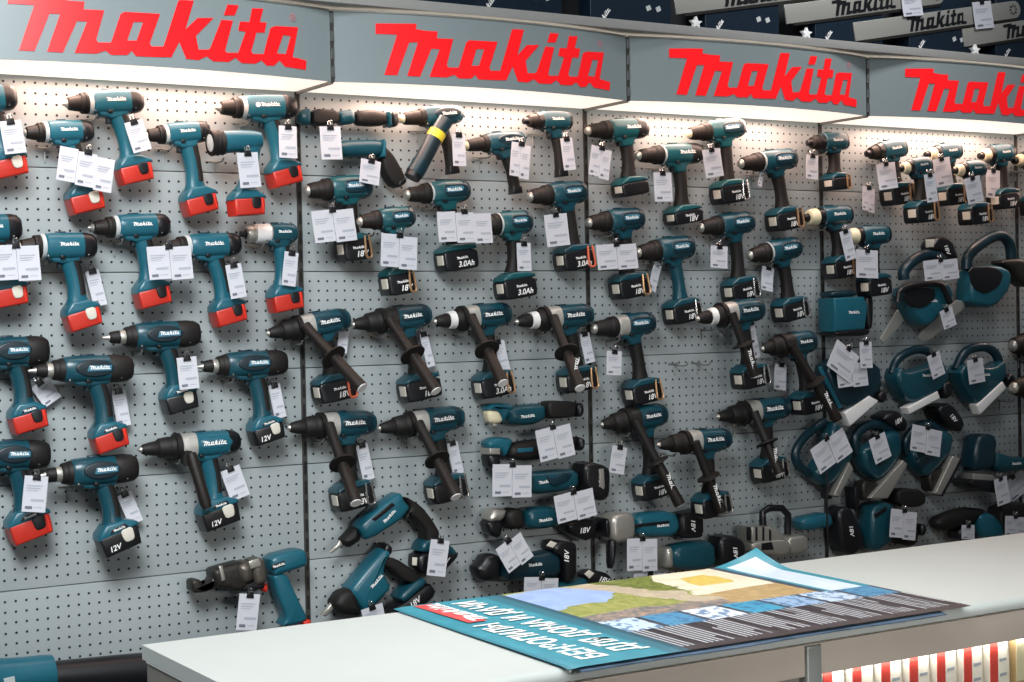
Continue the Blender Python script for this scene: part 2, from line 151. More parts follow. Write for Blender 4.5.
TOOLS=[
['cutter', 'rebar_cutter', 'cutter', 'teal rebar cutter with black steel jaw head and red trigger, above the counter corner', 'rebar cutter', [-0.1849, -1.308], [['cutting_head', 'steeldark', [[-0.1582, 0.0492], [-0.1402, 0.0514], [-0.1303, 0.0441], [-0.1287, 0.0295], [-0.1105, 0.0316], [-0.1081, 0.0478], [-0.0917, 0.0584], [-0.088, 0.0415], [-0.1005, 0.0243], [-0.1209, 0.0163], [-0.1569, 0.0183]], -0.03, -0.08, 0.008, 1], ['jaw_block', 'steeldark', [[-0.1048, 0.0707], [-0.0783, 0.0762], [-0.062, 0.0786], [-0.0249, 0.0851], [-0.0047, 0.0621], [-0.0012, 0.0325], [-0.0348, 0.0091], [-0.0633, 0.0185], [-0.0957, 0.0263], [-0.1033, 0.0478]], -0.02, -0.09, 0.014, 1], ['piston_guide', 'metal', [[-0.0948, 0.0823], [-0.0845, 0.0813], [-0.0769, 0.0456], [-0.0874, 0.0426]], -0.09, -0.097, 0.003, 0], ['cylinder', 'steelmid', [[-0.0457, 0.0777], [-0.0051, 0.0855], [0.0013, 0.0324], [-0.032, 0.0282]], -0.015, -0.1, 0.02, 1], ['fin_housing', 'steelmid', [[-0.0081, 0.0822], [0.0301, 0.0904], [0.0387, 0.0411], [0.0345, 0.0248], [0.0039, 0.0201]], -0.02, -0.092, 0.012, 1], ['fins', 'metal', [[-0.016, 0.0849], [0.0124, 0.0904], [0.0185, 0.0711], [-0.0099, 0.0657]], -0.09, -0.096, 0.002, 0], ['lower_guard', 'black', [[-0.0352, 0.0328], [0.026, 0.0301], [0.0339, 0.0124], [0.0091, 0.0069], [-0.0317, 0.0074]], -0.03, -0.085, 0.008, 1], ['housing', 'teallight', [[0.0484, 0.0886], [0.1353, 0.101], [0.15, 0.091], [0.1524, 0.0588], [0.1428, 0.0534], [0.0788, 0.0411], [0.0619, 0.0366], [0.0518, 0.0525]], -0.015, -0.085, 0.014, 1], ['name_plate', 'black', [[0.0492, 0.0693], [0.085, 0.0763], [0.0856, 0.0649], [0.0512, 0.0574]], -0.083, -0.0875, 0.001, 0], ['grip', 'teallight', [[0.0566, 0.0396], [0.0778, 0.0436], [0.0989, 0.035], [0.1111, 0.004], [0.1316, -0.041], [0.1481, -0.0728], [0.1435, -0.0872], [0.0748, -0.0935], [0.0924, -0.0702], [0.0762, -0.0302], [0.0623, 0.0094]], -0.025, -0.08, 0.018, 2], ['trigger', 'redplastic', [[0.0309, 0.0171], [0.044, 0.0218], [0.0474, 0.0066], [0.0417, -0.0019], [0.0314, 0.0024]], -0.04, -0.07, 0.006, 1], ['base_cap', 'redplastic', [[0.1346, -0.0851], [0.1567, -0.084], [0.1582, -0.0992], [0.1416, -0.101]], -0.03, -0.08, 0.005, 0]], 'unusual tools on the pegboard'],
['stick', 'stick_screwdriver', 'screwdriver', 'straight dark stick screwdriver lying level beneath the second sign', 'stick screwdriver', [0.1219, -0.103], [['collar', 'teal', [[-0.1432, 0.0026], [-0.1253, 0.0185], [-0.1097, 0.0194], [-0.1105, -0.0233], [-0.1262, -0.0241], [-0.1408, -0.0142]], -0.02, -0.07, 0.016, 1], ['grip', 'rubber', [[-0.1056, 0.0193], [-0.0342, 0.0188], [-0.0306, -0.0154], [-0.1044, -0.0254]], -0.02, -0.07, 0.016, 1], ['housing', 'teal', [[-0.0324, 0.0164], [0.0114, 0.0231], [0.0169, -0.0133], [-0.027, -0.0199]], -0.018, -0.072, 0.016, 1], ['battery_grip', 'rubber', [[0.0176, 0.0188], [0.0603, 0.0254], [0.1079, 0.0213], [0.1095, -0.0136], [0.0594, -0.0181], [0.0213, -0.0156]], -0.02, -0.07, 0.016, 1], ['ring', 'teal', [[0.1106, 0.0212], [0.1198, 0.0218], [0.121, -0.0176], [0.1118, -0.0181]], -0.018, -0.072, 0.01, 0], ['end_cap', 'black', [[0.1222, 0.0204], [0.1407, 0.0229], [0.1432, -0.0099], [0.1326, -0.0176], [0.1234, -0.0177]], -0.02, -0.07, 0.012, 1]], 'small drivers under the second sign'],
['e1', 'folding_screwdriver', 'screwdriver', 'small folding teal screwdriver with bent black handle below the stick screwdriver', 'folding screwdriver', [0.1722, -0.2191], [['housing', 'teal', [[-0.1134, 0.0454], [-0.0676, 0.058], [0.011, 0.0642], [0.0485, 0.0627], [0.0478, 0.0342], [0.0334, 0.0184], [-0.0686, 0.0148], [-0.1094, 0.0198]], -0.02, -0.07, 0.018, 1], ['pivot_plate', 'teallight', [[0.0427, 0.0638], [0.0481, 0.0553], [0.0456, 0.0159], [0.0346, 0.0176]], -0.03, -0.075, 0.004, 0], ['handle', 'rubber', [[0.0503, 0.0475], [0.0768, 0.0222], [0.1032, -0.0209], [0.1118, -0.0449], [0.0795, -0.0634], [0.0531, -0.0312], [0.0404, 0.0078]], -0.02, -0.065, 0.018, 1], ['end_cap', 'black', [[0.0834, -0.0436], [0.108, -0.0296], [0.1134, -0.0471], [0.085, -0.0642]], -0.02, -0.066, 0.008, 1]], 'small drivers under the second sign'],
['fold', 'stick_torch', 'torch', 'small black stick torch with a yellow ring hanging across the slim drill', 'stick torch', [0.332, -0.1793], [['lamp_head', 'TUBE:tealdark', [[0.053, 0.0785], [0.0405, 0.062], [0.0279, 0.0456]], -0.1, 0.0215, 0, 0], ['yellow_ring', 'TUBE:yellow', [[0.0279, 0.0456], [0.0154, 0.0265]], -0.1, 0.0235, 0, 0], ['grip', 'TUBE:panel', [[0.0154, 0.0292], [-0.0034, -0.0032], [-0.0252, -0.0382]], -0.1, 0.0225, 0, 0], ['battery_end', 'TUBE:tealdark', [[-0.0252, -0.0356], [-0.0345, -0.0517], [-0.0468, -0.0678]], -0.1, 0.024, 0, 0], ['end_cap', 'TUBE:black', [[-0.0437, -0.0625], [-0.053, -0.0785]], -0.1, 0.022, 0, 0]], 'small drivers under the second sign'],
['screw', 'drywall_screwdriver', 'screwdriver', 'long-nosed teal drywall screwdriver with looping black grip, nose pointing down to the counter', 'drywall screwdriver', [0.223, -1.2042], [['bit', 'metal', [[-0.1851, -0.0229], [-0.161, -0.0038], [-0.1551, 0.0063], [-0.1411, 0.0023], [-0.1441, -0.0071], [-0.1756, -0.0254]], -0.045, -0.058, 0.004, 0], ['nose', 'rubber', [[-0.1546, 0.0078], [-0.1386, 0.0211], [-0.1117, 0.0438], [-0.0951, 0.0045], [-0.1314, -0.0149], [-0.147, -0.008]], -0.025, -0.08, 0.02, 1], ['housing', 'teallight', [[-0.0933, 0.0011], [-0.111, 0.0404], [-0.0565, 0.0798], [0.0061, 0.117], [0.0199, 0.1159], [0.027, 0.0957], [0.0458, 0.0777], [0.0173, 0.0463], [-0.0321, 0.0235], [-0.0581, 0.0096]], -0.018, -0.085, 0.016, 1], ['vent_panel', 'black', [[-0.0753, 0.0575], [-0.0149, 0.0957], [-0.0061, 0.0885], [-0.0665, 0.0515]], -0.083, -0.088, 0.002, 0], ['grip', 'rubber', [[0.0273, 0.1104], [0.0771, 0.08], [0.1109, 0.0385], [0.1334, 0.0005], [0.1212, -0.026], [0.0894, -0.0201], [0.0917, 0.0072], [0.0704, 0.0366], [0.0421, 0.0567], [0.0249, 0.0489], [0.0483, 0.0769]], -0.022, -0.08, 0.016, 1], ['foot', 'teal', [[0.0753, -0.021], [0.0927, -0.0117], [0.1302, -0.0082], [0.1761, -0.0449], [0.1839, -0.0635], [0.1697, -0.071], [0.1467, -0.0541], [0.0662, -0.0459]], -0.018, -0.086, 0.012, 1], ['battery', 'black', [[0.0634, -0.0446], [0.1467, -0.0531], [0.176, -0.0505], [0.1851, -0.0637], [0.1696, -0.0788], [0.1222, -0.117], [0.0595, -0.0947]], -0.015, -0.088, 0.012, 1], ['release_button', 'beige', [[0.0407, -0.0529], [0.0556, -0.0555], [0.0533, -0.0771], [0.0397, -0.074]], -0.086, -0.0895, 0.002, 0]], 'screwdriving tools above the counter'],
['rotary', 'rotary_hammer', 'rotary hammer', 'teal rotary hammer with D-shaped grip and black battery just above the counter', 'rotary hammer', [0.1756, -1.3114], [['bit', 'metal', [[-0.1651, -0.075], [-0.14, -0.0518], [-0.1325, -0.042], [-0.1199, -0.0541], [-0.1501, -0.0805]], -0.045, -0.06, 0.004, 0], ['nose', 'rubber', [[-0.1404, -0.0466], [-0.1162, -0.0176], [-0.079, -0.0102], [-0.065, -0.0559], [-0.0593, -0.0889], [-0.1226, -0.0728]], -0.02, -0.09, 0.02, 1], ['housing', 'teallight', [[-0.1, -0.0193], [-0.0438, 0.0363], [0.0131, 0.0883], [0.0307, 0.0692], [0.0121, 0.0439], [0.0059, 0.0174], [0.0305, -0.0206], [-0.0181, -0.0611], [-0.0519, -0.0813], [-0.0705, -0.0495]], -0.015, -0.09, 0.016, 1], ['rear_cap', 'black', [[0.0059, 0.0751], [0.0185, 0.0969], [0.0329, 0.0853], [0.0298, 0.065], [0.0172, 0.0737]], -0.02, -0.085, 0.006, 1], ['grip', 'rubber', [[0.0153, 0.0593], [0.0468, 0.0529], [0.0869, 0.0259], [0.1244, -0.0055], [0.1035, -0.0209], [0.0629, -0.0055], [0.0347, 0.0248], [0.0062, 0.0369], [-0.0113, 0.0209], [-0.0167, 0.0366]], -0.025, -0.08, 0.014, 1], ['foot', 'teal', [[0.0459, -0.0483], [0.1162, -0.0018], [0.1383, -0.018], [0.0648, -0.067]], -0.018, -0.088, 0.01, 1], ['battery', 'black', [[0.0306, -0.0777], [0.0648, -0.0643], [0.1403, -0.017], [0.1651, -0.0513], [0.0983, -0.0969], [0.0471, -0.0961]], -0.015, -0.09, 0.012, 1]], 'screwdriving tools above the counter'],
['ra1', 'angle_drill', 'angle drill', 'slim right-angle drill with cream head, topmost of the stacked level tools', 'topmost angle drill', [0.6757, -0.8981], [['head', 'teallight', [[-0.1589, 0.0219], [-0.1432, 0.0337], [-0.0806, 0.0318], [-0.0741, 0.0174], [-0.0994, -0.0089], [-0.1109, -0.0231], [-0.1214, 0.0093], [-0.1577, 0.0155]], -0.02, -0.075, 0.014, 1], ['chuck_neck', 'cream', [[-0.1594, 0.0164], [-0.1223, 0.0144], [-0.1074, -0.0127], [-0.1186, -0.0227], [-0.1549, -0.0193]], -0.03, -0.07, 0.012, 1], ['chuck', 'metal', [[-0.1417, -0.0191], [-0.1238, -0.0211], [-0.126, -0.0337], [-0.1387, -0.032]], -0.037, -0.063, 0.006, 0], ['housing', 'teal', [[-0.0971, 0.0169], [-0.0692, 0.024], [0.0269, 0.0278], [0.0307, -0.0178], [-0.0097, -0.0314], [-0.0565, -0.0309], [-0.091, -0.0217]], -0.018, -0.078, 0.02, 1], ['grip', 'rubber', [[0.0348, 0.03], [0.0629, 0.0325], [0.1242, 0.0277], [0.1311, 0.0187], [0.1257, -0.016], [0.0807, -0.017], [0.0376, -0.0155]], -0.02, -0.074, 0.018, 1], ['end_cap', 'black', [[0.1329, 0.019], [0.1567, 0.0228], [0.1594, -0.0046], [0.15, -0.018], [0.1343, -0.0169]], -0.02, -0.073, 0.012, 1]], 'stacked level angle tools'],
['ra2', 'angle_impact_driver', 'angle driver', 'slim right-angle driver with dark square head and grey band, second of the stacked level tools', 'second angle tool', [0.6748, -0.9995], [['head', 'teallight', [[-0.1626, 0.0306], [-0.1357, 0.0428], [-0.0775, 0.0366], [-0.087, 0.0108], [-0.1033, -0.0137], [-0.1177, 0.0043], [-0.1594, 0.0122]], -0.02, -0.075, 0.014, 1], ['head_band', 'metal', [[-0.1605, 0.0145], [-0.1255, 0.0119], [-0.1258, -0.0055], [-0.1616, -0.0027]], -0.022, -0.077, 0.004, 0], ['head_guard', 'black', [[-0.1635, -0.0009], [-0.1231, -0.004], [-0.1217, -0.0389], [-0.157, -0.0428]], -0.022, -0.077, 0.012, 1], ['housing', 'rubber', [[-0.087, 0.0156], [-0.0556, 0.0265], [0.0171, 0.0286], [0.0961, 0.0313], [0.1301, 0.0284], [0.1278, -0.0073], [0.0257, -0.0268], [-0.0568, -0.0268], [-0.0938, -0.0137]], -0.02, -0.078, 0.02, 1], ['label_plate', 'teallight', [[-0.0724, 0.0086], [-0.0226, 0.009], [-0.0218, -0.0022], [-0.0716, -0.0025]], -0.077, -0.0795, 0.001, 0], ['end_cap', 'black', [[0.1368, 0.0293], [0.1635, 0.0208], [0.1567, -0.009], [0.1381, -0.0119]], -0.02, -0.074, 0.012, 1]], 'stacked level angle tools'],
['ra3', 'angle_drill', 'angle drill', 'level angle drill behind two straight price cards, third of the stacked tools', 'third angle tool', [0.7312, -1.0994], [['housing', 'teal', [[-0.1785, 0.0458], [-0.0683, 0.0381], [-0.0194, 0.0398], [0.0751, 0.0384], [0.078, -0.016], [0.0138, -0.0233], [-0.0696, -0.022], [-0.1749, -0.0053]], -0.02, -0.085, 0.022, 1], ['side_grip', 'tealdark', [[-0.0451, 0.0305], [-0.0153, 0.0198], [0.0153, 0.0349], [0.0457, 0.0285], [0.0249, 0.0083], [-0.0259, -0.0052]], -0.083, -0.092, 0.004, 1], ['battery', 'black', [[0.0854, 0.0499], [0.1162, 0.0564], [0.1705, 0.04], [0.1785, 0.0208], [0.1745, -0.0408], [0.1602, -0.0563], [0.1407, -0.0564], [0.0873, -0.0167]], -0.015, -0.09, 0.014, 1], ['belt_clip', 'metal', [[0.1318, 0.0353], [0.148, 0.0359], [0.1509, -0.0177], [0.1343, -0.0164]], -0.09, -0.095, 0.002, 0]], 'stacked level angle tools'],
['ra4', 'angle_drill', 'angle drill', 'level angle drill with silver head and tilted pair of cards, fourth of the stacked tools', 'fourth angle tool', [0.684, -1.2086], [['head', 'metal', [[-0.1765, 0.0316], [-0.1574, 0.0573], [-0.1136, 0.0533], [-0.1277, 0.0225], [-0.1706, 0.0209]], -0.02, -0.08, 0.014, 1], ['chuck', 'black', [[-0.1833, 0.0265], [-0.1281, 0.0239], [-0.1367, -0.0278], [-0.1743, -0.0106]], -0.025, -0.078, 0.012, 1], ['gear_collar', 'rubber', [[-0.1214, 0.0384], [-0.0969, 0.0548], [-0.0651, 0.0473], [-0.0603, -0.0043], [-0.1121, -0.0035]], -0.018, -0.085, 0.016, 1], ['housing', 'teal', [[-0.0573, 0.0512], [0.0539, 0.0471], [0.0692, -0.0062], [-0.0041, -0.0129], [-0.0526, -0.0039]], -0.02, -0.085, 0.02, 1], ['battery', 'black', [[0.0738, 0.0008], [0.1833, 0.0043], [0.1707, -0.0517], [0.1351, -0.0573], [0.0772, -0.0241]], -0.015, -0.088, 0.014, 1]], 'stacked level angle tools'],
['ra5', 'impact_wrench', 'wrench', 'dark teal impact wrench with black chuck lying level, fifth of the stacked tools', 'fifth stacked tool', [0.6262, -1.3147], [['chuck', 'black', [[-0.1627, 0.0074], [-0.1444, 0.0195], [-0.1303, 0.0392], [-0.103, 0.0407], [-0.0793, 0.0293], [-0.0852, -0.0377], [-0.1499, -0.0302]], -0.02, -0.085, 0.02, 1], ['housing', 'tealdark', [[-0.075, 0.0255], [-0.0398, 0.0309], [0.0393, 0.0274], [0.0745, 0.033], [0.112, 0.0156], [0.1143, -0.0448], [0.008, -0.0405], [-0.0763, -0.0375]], -0.015, -0.09, 0.022, 1], ['battery', 'black', [[0.0805, 0.0379], [0.0992, 0.0595], [0.1555, 0.049], [0.1627, 0.0336], [0.1582, -0.0538], [0.1199, -0.0629], [0.1167, 0.0112], [0.0894, 0.0233]], -0.012, -0.092, 0.012, 1], ['release_button', 'beige', [[0.056, 0.0503], [0.0704, 0.0629], [0.0911, 0.0543], [0.0767, 0.0412]], -0.09, -0.0945, 0.002, 0]], 'stacked level angle tools'],
['ra6', 'cut_out_tool', 'power tool', 'low teal tool with upturned black battery showing above the poster', 'low tool behind the poster', [0.777, -1.3777], [['housing', 'teal', [[-0.1382, 0.0037], [-0.0268, -0.0017], [0.0458, 0.0073], [0.0586, -0.0088], [0.0242, -0.0302], [-0.0275, -0.0313], [-0.1287, -0.0243]], -0.02, -0.085, 0.018, 1], ['battery', 'black', [[0.0464, 0.0111], [0.0766, 0.027], [0.125, 0.0108], [0.1382, -0.0172], [0.1242, -0.0286], [0.0757, -0.02]], -0.015, -0.088, 0.012, 1], ['release_button', 'beige', [[0.0329, 0.0211], [0.0492, 0.0313], [0.0662, 0.0204], [0.0497, 0.0056]], -0.086, -0.0905, 0.002, 0]], 'stacked level angle tools'],
['gr1', 'angle_grinder', 'grinder', 'cordless grinder with bare silver gear head and black side handle hanging down', 'silver-headed grinder', [1.0618, -1.2725], [['gear_head', 'metal', [[-0.1597, 0.0647], [-0.1393, 0.076], [-0.0904, 0.0777], [-0.0742, 0.0603], [-0.0753, 0.005], [-0.1001, -0.0051], [-0.1408, -0.0055], [-0.1608, 0.0099]], -0.02, -0.1, 0.016, 1], ['disc_guard', 'black', [[-0.1827, 0.0588], [-0.1697, 0.0676], [-0.1678, 0.0102], [-0.1791, 0.0154]], -0.03, -0.1, 0.004, 1], ['side_handle', 'black', [[-0.1711, 0.0058], [-0.1422, 0.0028], [-0.1566, -0.0777], [-0.1742, -0.0756]], -0.075, -0.105, 0.012, 1], ['housing', 'teallight', [[-0.0659, 0.068], [0.0826, 0.0671], [0.1022, 0.0209], [0.081, -0.011], [-0.0582, 0.0023]], -0.02, -0.085, 0.02, 1], ['vent_slots', 'black', [[-0.0853, 0.0408], [0.0513, 0.0411], [0.0511, 0.0324], [-0.0835, 0.0312]], -0.084, -0.088, 0.002, 0], ['battery', 'black', [[0.0939, 0.055], [0.1388, 0.0589], [0.1825, 0.0645], [0.1827, -0.0204], [0.1244, -0.0192], [0.0945, -0.0064]], -0.015, -0.088, 0.014, 1]], 'grinding tools above the counter'],
['gr2', 'straight_grinder', 'grinder', 'dark teal grinder lying just above the poster, its cards hidden behind the counter', 'low grinder', [1.2509, -1.3435], [['gear_head', 'metal', [[-0.1487, 0.03], [-0.1202, 0.0321], [-0.1182, -0.0278], [-0.1467, -0.0257]], -0.02, -0.085, 0.012, 1], ['housing', 'teal', [[-0.1224, 0.0255], [-0.0668, 0.0393], [0.0317, 0.0386], [0.0416, -0.0378], [-0.0079, -0.0489], [-0.1189, -0.0312]], -0.018, -0.09, 0.02, 1], ['battery', 'black', [[0.0461, 0.0451], [0.1019, 0.0492], [0.1487, 0.0237], [0.1478, -0.0293], [0.1182, -0.0492], [0.0534, -0.0418]], -0.015, -0.09, 0.014, 1]], 'grinding tools above the counter'],
['band', 'metal_cutting_saw', 'saw', 'metal-cutting saw with square black loop handle and grey ribbed guard', 'metal-cutting saw', [1.6443, -1.2674], [['guard_ribs', 'metal', [[-0.2343, -0.0066], [-0.1535, -0.0127], [-0.1057, -0.0417], [-0.1061, -0.0668], [-0.2305, -0.0542]], -0.03, -0.1, 0.006, 0], ['rib_slots', 'black', [[-0.2457, -0.0056], [-0.2375, -0.0065], [-0.2382, -0.0476], [-0.2464, -0.0467]], -0.09, -0.1015, 0.001, 0], ['rib_slots', 'black', [[-0.2192, -0.0079], [-0.211, -0.0088], [-0.2117, -0.05], [-0.2199, -0.049]], -0.09, -0.1015, 0.001, 0], ['rib_slots', 'black', [[-0.1925, -0.0101], [-0.1843, -0.011], [-0.185, -0.0524], [-0.1932, -0.0514]], -0.09, -0.1015, 0.001, 0], ['rib_slots', 'black', [[-0.1658, -0.0182], [-0.1577, -0.0249], [-0.1582, -0.0548], [-0.1664, -0.0538]], -0.09, -0.1015, 0.001, 0], ['guard_window', 'black', [[-0.2004, -0.0587], [-0.1608, -0.0576], [-0.1533, -0.0816], [-0.2008, -0.0785]], -0.09, -0.107, 0.001, 0], ['guard', 'metal', [[-0.2415, -0.053], [-0.1038, -0.0526], [-0.0746, -0.0765], [-0.0951, -0.1098], [-0.2306, -0.0823]], -0.025, -0.105, 0.01, 1], ['motor_end', 'metal', [[-0.0877, -0.053], [-0.003, -0.0508], [0.0009, -0.1005], [-0.0466, -0.1072], [-0.0793, -0.1002]], -0.03, -0.095, 0.01, 1], ['housing', 'teallight', [[-0.028, -0.0026], [0.1048, 0.0111], [0.1246, -0.0398], [-0.0037, -0.0448]], -0.02, -0.085, 0.02, 1], ['battery', 'black', [[0.1239, 0.0091], [0.1659, 0.0242], [0.1976, 0.0022], [0.2464, -0.1001], [0.193, -0.138], [0.1414, -0.1151]], -0.015, -0.09, 0.014, 1], ['loop_handle', 'TUBE:black', [[-0.1558, -0.0145], [-0.1568, 0.0416], [-0.0531, 0.0317], [-0.0581, -0.0482]], -0.06, 0.011, 0, 0], ['lock_cable', 'TUBE:black', [[0.0571, 0.138], [0.0546, 0.0197], [0.0565, -0.1075]], -0.115, 0.003, 0, 0]], 'grinding tools above the counter'],
['jig1', 'jigsaw', 'jigsaw', 'teal jigsaw under two tilted cards, nearest of three to the hammer drills', 'first hanging jigsaw', [1.7336, -1.0956], [['housing', 'teal', [[0.0317, 0.1244], [0.0813, 0.0937], [0.0995, 0.049], [0.1098, -0.0038], [0.0733, -0.0328], [0.0336, -0.0696], [-0.0053, -0.0821], [-0.057, -0.0414], [-0.0258, -0.0053], [0.0188, 0.0284], [0.0141, 0.0701]], -0.018, -0.09, 0.018, 1], ['loop_handle', 'TUBE:tealdark', [[0.019, 0.1205], [-0.0547, 0.0877], [-0.1098, 0.0362], [-0.1047, -0.0051], [-0.0513, -0.0406]], -0.055, 0.014, 0, 0], ['base_plate', 'metal', [[0.0098, -0.1085], [0.0779, -0.0089], [0.0943, -0.0304], [0.0317, -0.1158]], -0.062, -0.1, 0.003, 0], ['blade_guard', 'black', [[0.0094, -0.0627], [0.0328, -0.0741], [0.0272, -0.1244], [0.0038, -0.122]], -0.04, -0.075, 0.005, 1]], 'jigsaws on the pegboard'],
['jig2', 'jigsaw', 'jigsaw', 'teal jigsaw with a single tilted card, middle of three', 'middle jigsaw', [1.9684, -1.1048], [['housing', 'teal', [[-0.0893, 0.0351], [-0.0261, 0.0496], [0.0442, 0.0877], [0.0817, 0.0807], [0.0923, 0.0182], [0.0478, -0.0356], [-0.0169, -0.0732], [-0.0712, -0.0316]], -0.018, -0.09, 0.02, 1], ['loop_handle', 'TUBE:tealdark', [[-0.0813, 0.02], [-0.0992, 0.0678], [-0.0606, 0.103], [0.0097, 0.1134], [0.08, 0.0765]], -0.055, 0.015, 0, 0], ['motor_panel', 'tealdark', [[-0.0459, 0.009], [0.0107, 0.026], [0.0355, 0.0104], [-0.028, -0.0276]], -0.088, -0.094, 0.003, 1], ['battery', 'black', [[-0.0023, 0.1303], [0.0667, 0.1548], [0.1174, 0.1119], [0.1033, 0.0766], [0.0414, 0.1051]], -0.015, -0.088, 0.012, 1], ['base_plate', 'metal', [[-0.0725, -0.12], [0.0744, -0.0089], [0.095, -0.0227], [0.0052, -0.1263]], -0.062, -0.1, 0.003, 0], ['blade_guard', 'steeldark', [[-0.0876, -0.0674], [-0.0386, -0.0668], [-0.006, -0.0882], [-0.0507, -0.1314], [-0.0833, -0.1284]], -0.035, -0.085, 0.008, 1], ['saddle', 'black', [[-0.1174, -0.0845], [-0.1033, -0.0812], [-0.0949, -0.1474], [-0.1138, -0.1548]], -0.03, -0.08, 0.004, 0]], 'jigsaws on the pegboard'],
['jig3', 'jigsaw', 'jigsaw', 'teal jigsaw with two straight cards, next to the barrel-grip saw', 'last jigsaw', [2.2213, -1.091], [['housing', 'teal', [[-0.1172, 0.0029], [-0.045, 0.0221], [0.0287, 0.0658], [0.0737, 0.0388], [0.0541, -0.0183], [-0.0202, -0.073], [-0.0591, -0.0893], [-0.1153, -0.0277]], -0.018, -0.09, 0.02, 1], ['loop_handle', 'TUBE:tealdark', [[-0.1128, -0.0074], [-0.1251, 0.0363], [-0.0807, 0.0768], [-0.0138, 0.0877], [0.053, 0.0454]], -0.055, 0.015, 0, 0], ['motor_panel', 'tealdark', [[-0.1121, -0.0289], [-0.0602, -0.0132], [-0.041, -0.0288], [-0.0934, -0.0586]], -0.088, -0.094, 0.003, 1], ['battery', 'black', [[-0.0053, 0.1358], [0.0555, 0.1529], [0.1251, 0.0847], [0.1007, 0.0452], [0.0287, 0.0885]], -0.015, -0.088, 0.012, 1], ['base_plate', 'metal', [[-0.0359, -0.1386], [0.0455, -0.0234], [0.0879, -0.034], [-0.0114, -0.1483]], -0.062, -0.1, 0.003, 0], ['base_edge', 'black', [[-0.0146, -0.1479], [0.0785, -0.0295], [0.0933, -0.0382], [-0.0001, -0.1529]], -0.062, -0.1, 0.003, 0], ['blade_guard', 'steeldark', [[-0.0486, -0.0778], [-0.0029, -0.0622], [0.0315, -0.0649], [-0.0156, -0.1383], [-0.0383, -0.1363]], -0.035, -0.085, 0.008, 1]], 'jigsaws on the pegboard'],
['pl1', 'power_planer', 'planer', 'dark teal planer under a heap of overlapping price cards', 'planer under the card heap', [1.8353, -0.8813], [['housing', 'tealdark', [[-0.1128, 0.0744], [-0.0254, 0.1104], [0.1244, 0.0816], [0.133, 0.0013], [0.0923, -0.0272], [-0.019, -0.0652], [-0.0649, -0.0292]], -0.018, -0.095, 0.016, 1], ['side_rail', 'teallight', [[-0.1485, 0.0776], [-0.1332, 0.0809], [-0.0492, -0.0505], [-0.0637, -0.0561]], -0.094, -0.1, 0.003, 0], ['sole_plate', 'whitemetal', [[-0.0415, -0.0685], [0.0656, -0.0202], [0.1046, -0.0371], [-0.0187, -0.1104]], -0.062, -0.1, 0.003, 0], ['front_knob', 'black', [[0.1047, -0.0173], [0.1391, -0.0009], [0.1485, -0.0334], [0.1237, -0.0471]], -0.03, -0.1, 0.01, 1]], 'planers on the pegboard'],
['pl2', 'power_planer', 'planer', 'teal planer with dark loop grip and white sole, between two other planers', 'middle planer', [2.1533, -0.8632], [['housing', 'teal', [[-0.1244, 0.0073], [-0.1064, 0.0508], [-0.0763, 0.0295], [0.0113, 0.0424], [0.0533, 0.0532], [0.0871, 0.0643], [0.1004, 0.0433], [0.1177, 0.0039], [0.0746, -0.0395], [-0.0631, -0.0785]], -0.018, -0.095, 0.016, 1], ['grip', 'TUBE:tealdark', [[-0.1123, 0.0265], [-0.096, 0.0663], [-0.0476, 0.0931], [0.0144, 0.1035], [0.0653, 0.0898], [0.099, 0.0559]], -0.056, 0.014, 0, 0], ['sole_plate', 'whitemetal', [[-0.0878, -0.0837], [0.0492, -0.0359], [0.0594, -0.0584], [-0.0778, -0.1035]], -0.062, -0.1, 0.003, 0], ['front_knob', 'black', [[0.0767, -0.0125], [0.113, -0.0045], [0.1244, -0.052], [0.0879, -0.0647]], -0.03, -0.1, 0.01, 1]], 'planers on the pegboard'],
['pl3', 'power_planer', 'planer', 'teal planer with rounded dark grip and white sole, the one nearest the fourth upright', 'planer by the fourth upright', [2.4481, -0.8724], [['housing', 'teal', [[-0.1382, 0.0194], [-0.1046, 0.0613], [-0.0596, 0.048], [0.0319, 0.0386], [0.0867, 0.0664], [0.0901, -0.0018], [-0.0396, -0.0977]], -0.018, -0.095, 0.012, 1], ['grip', 'TUBE:tealdark', [[-0.116, 0.038], [-0.0784, 0.0954], [-0.0196, 0.1114], [0.0395, 0.1098], [0.0867, 0.0787], [0.0926, 0.0308]], -0.056, 0.016, 0, 0], ['sole_plate', 'whitemetal', [[-0.065, -0.0812], [0.0595, -0.0068], [0.0781, -0.029], [-0.0486, -0.1114]], -0.062, -0.1, 0.003, 0], ['front_knob', 'black', [[0.0841, 0.0018], [0.1101, 0.022], [0.1382, -0.0105], [0.1145, -0.0331]], -0.03, -0.1, 0.01, 1]], 'planers on the pegboard'],
['box', 'cordless_stapler', 'stapler', 'small boxy teal stapler with dark right edge above the card heap', 'boxy stapler', [1.843, -0.6376], [['housing', 'teallight', [[-0.0854, 0.0472], [0.0406, 0.0504], [0.0591, 0.0243], [0.0445, -0.0536], [-0.0809, -0.0574]], -0.02, -0.1, 0.007, 0], ['top_grip', 'tealdark', [[-0.0876, 0.0678], [0.0207, 0.0736], [0.0302, 0.0512], [-0.0863, 0.0485]], -0.03, -0.09, 0.01, 1], ['battery', 'black', [[0.0506, 0.0456], [0.0876, 0.0534], [0.0817, -0.0473], [0.0617, -0.0572]], -0.02, -0.098, 0.01, 1], ['base', 'black', [[-0.0876, -0.0586], [0.0614, -0.047], [0.0609, -0.0736], [-0.0814, -0.0711]], -0.02, -0.1, 0.006, 1]], 'boxed tools on the pegboard'],
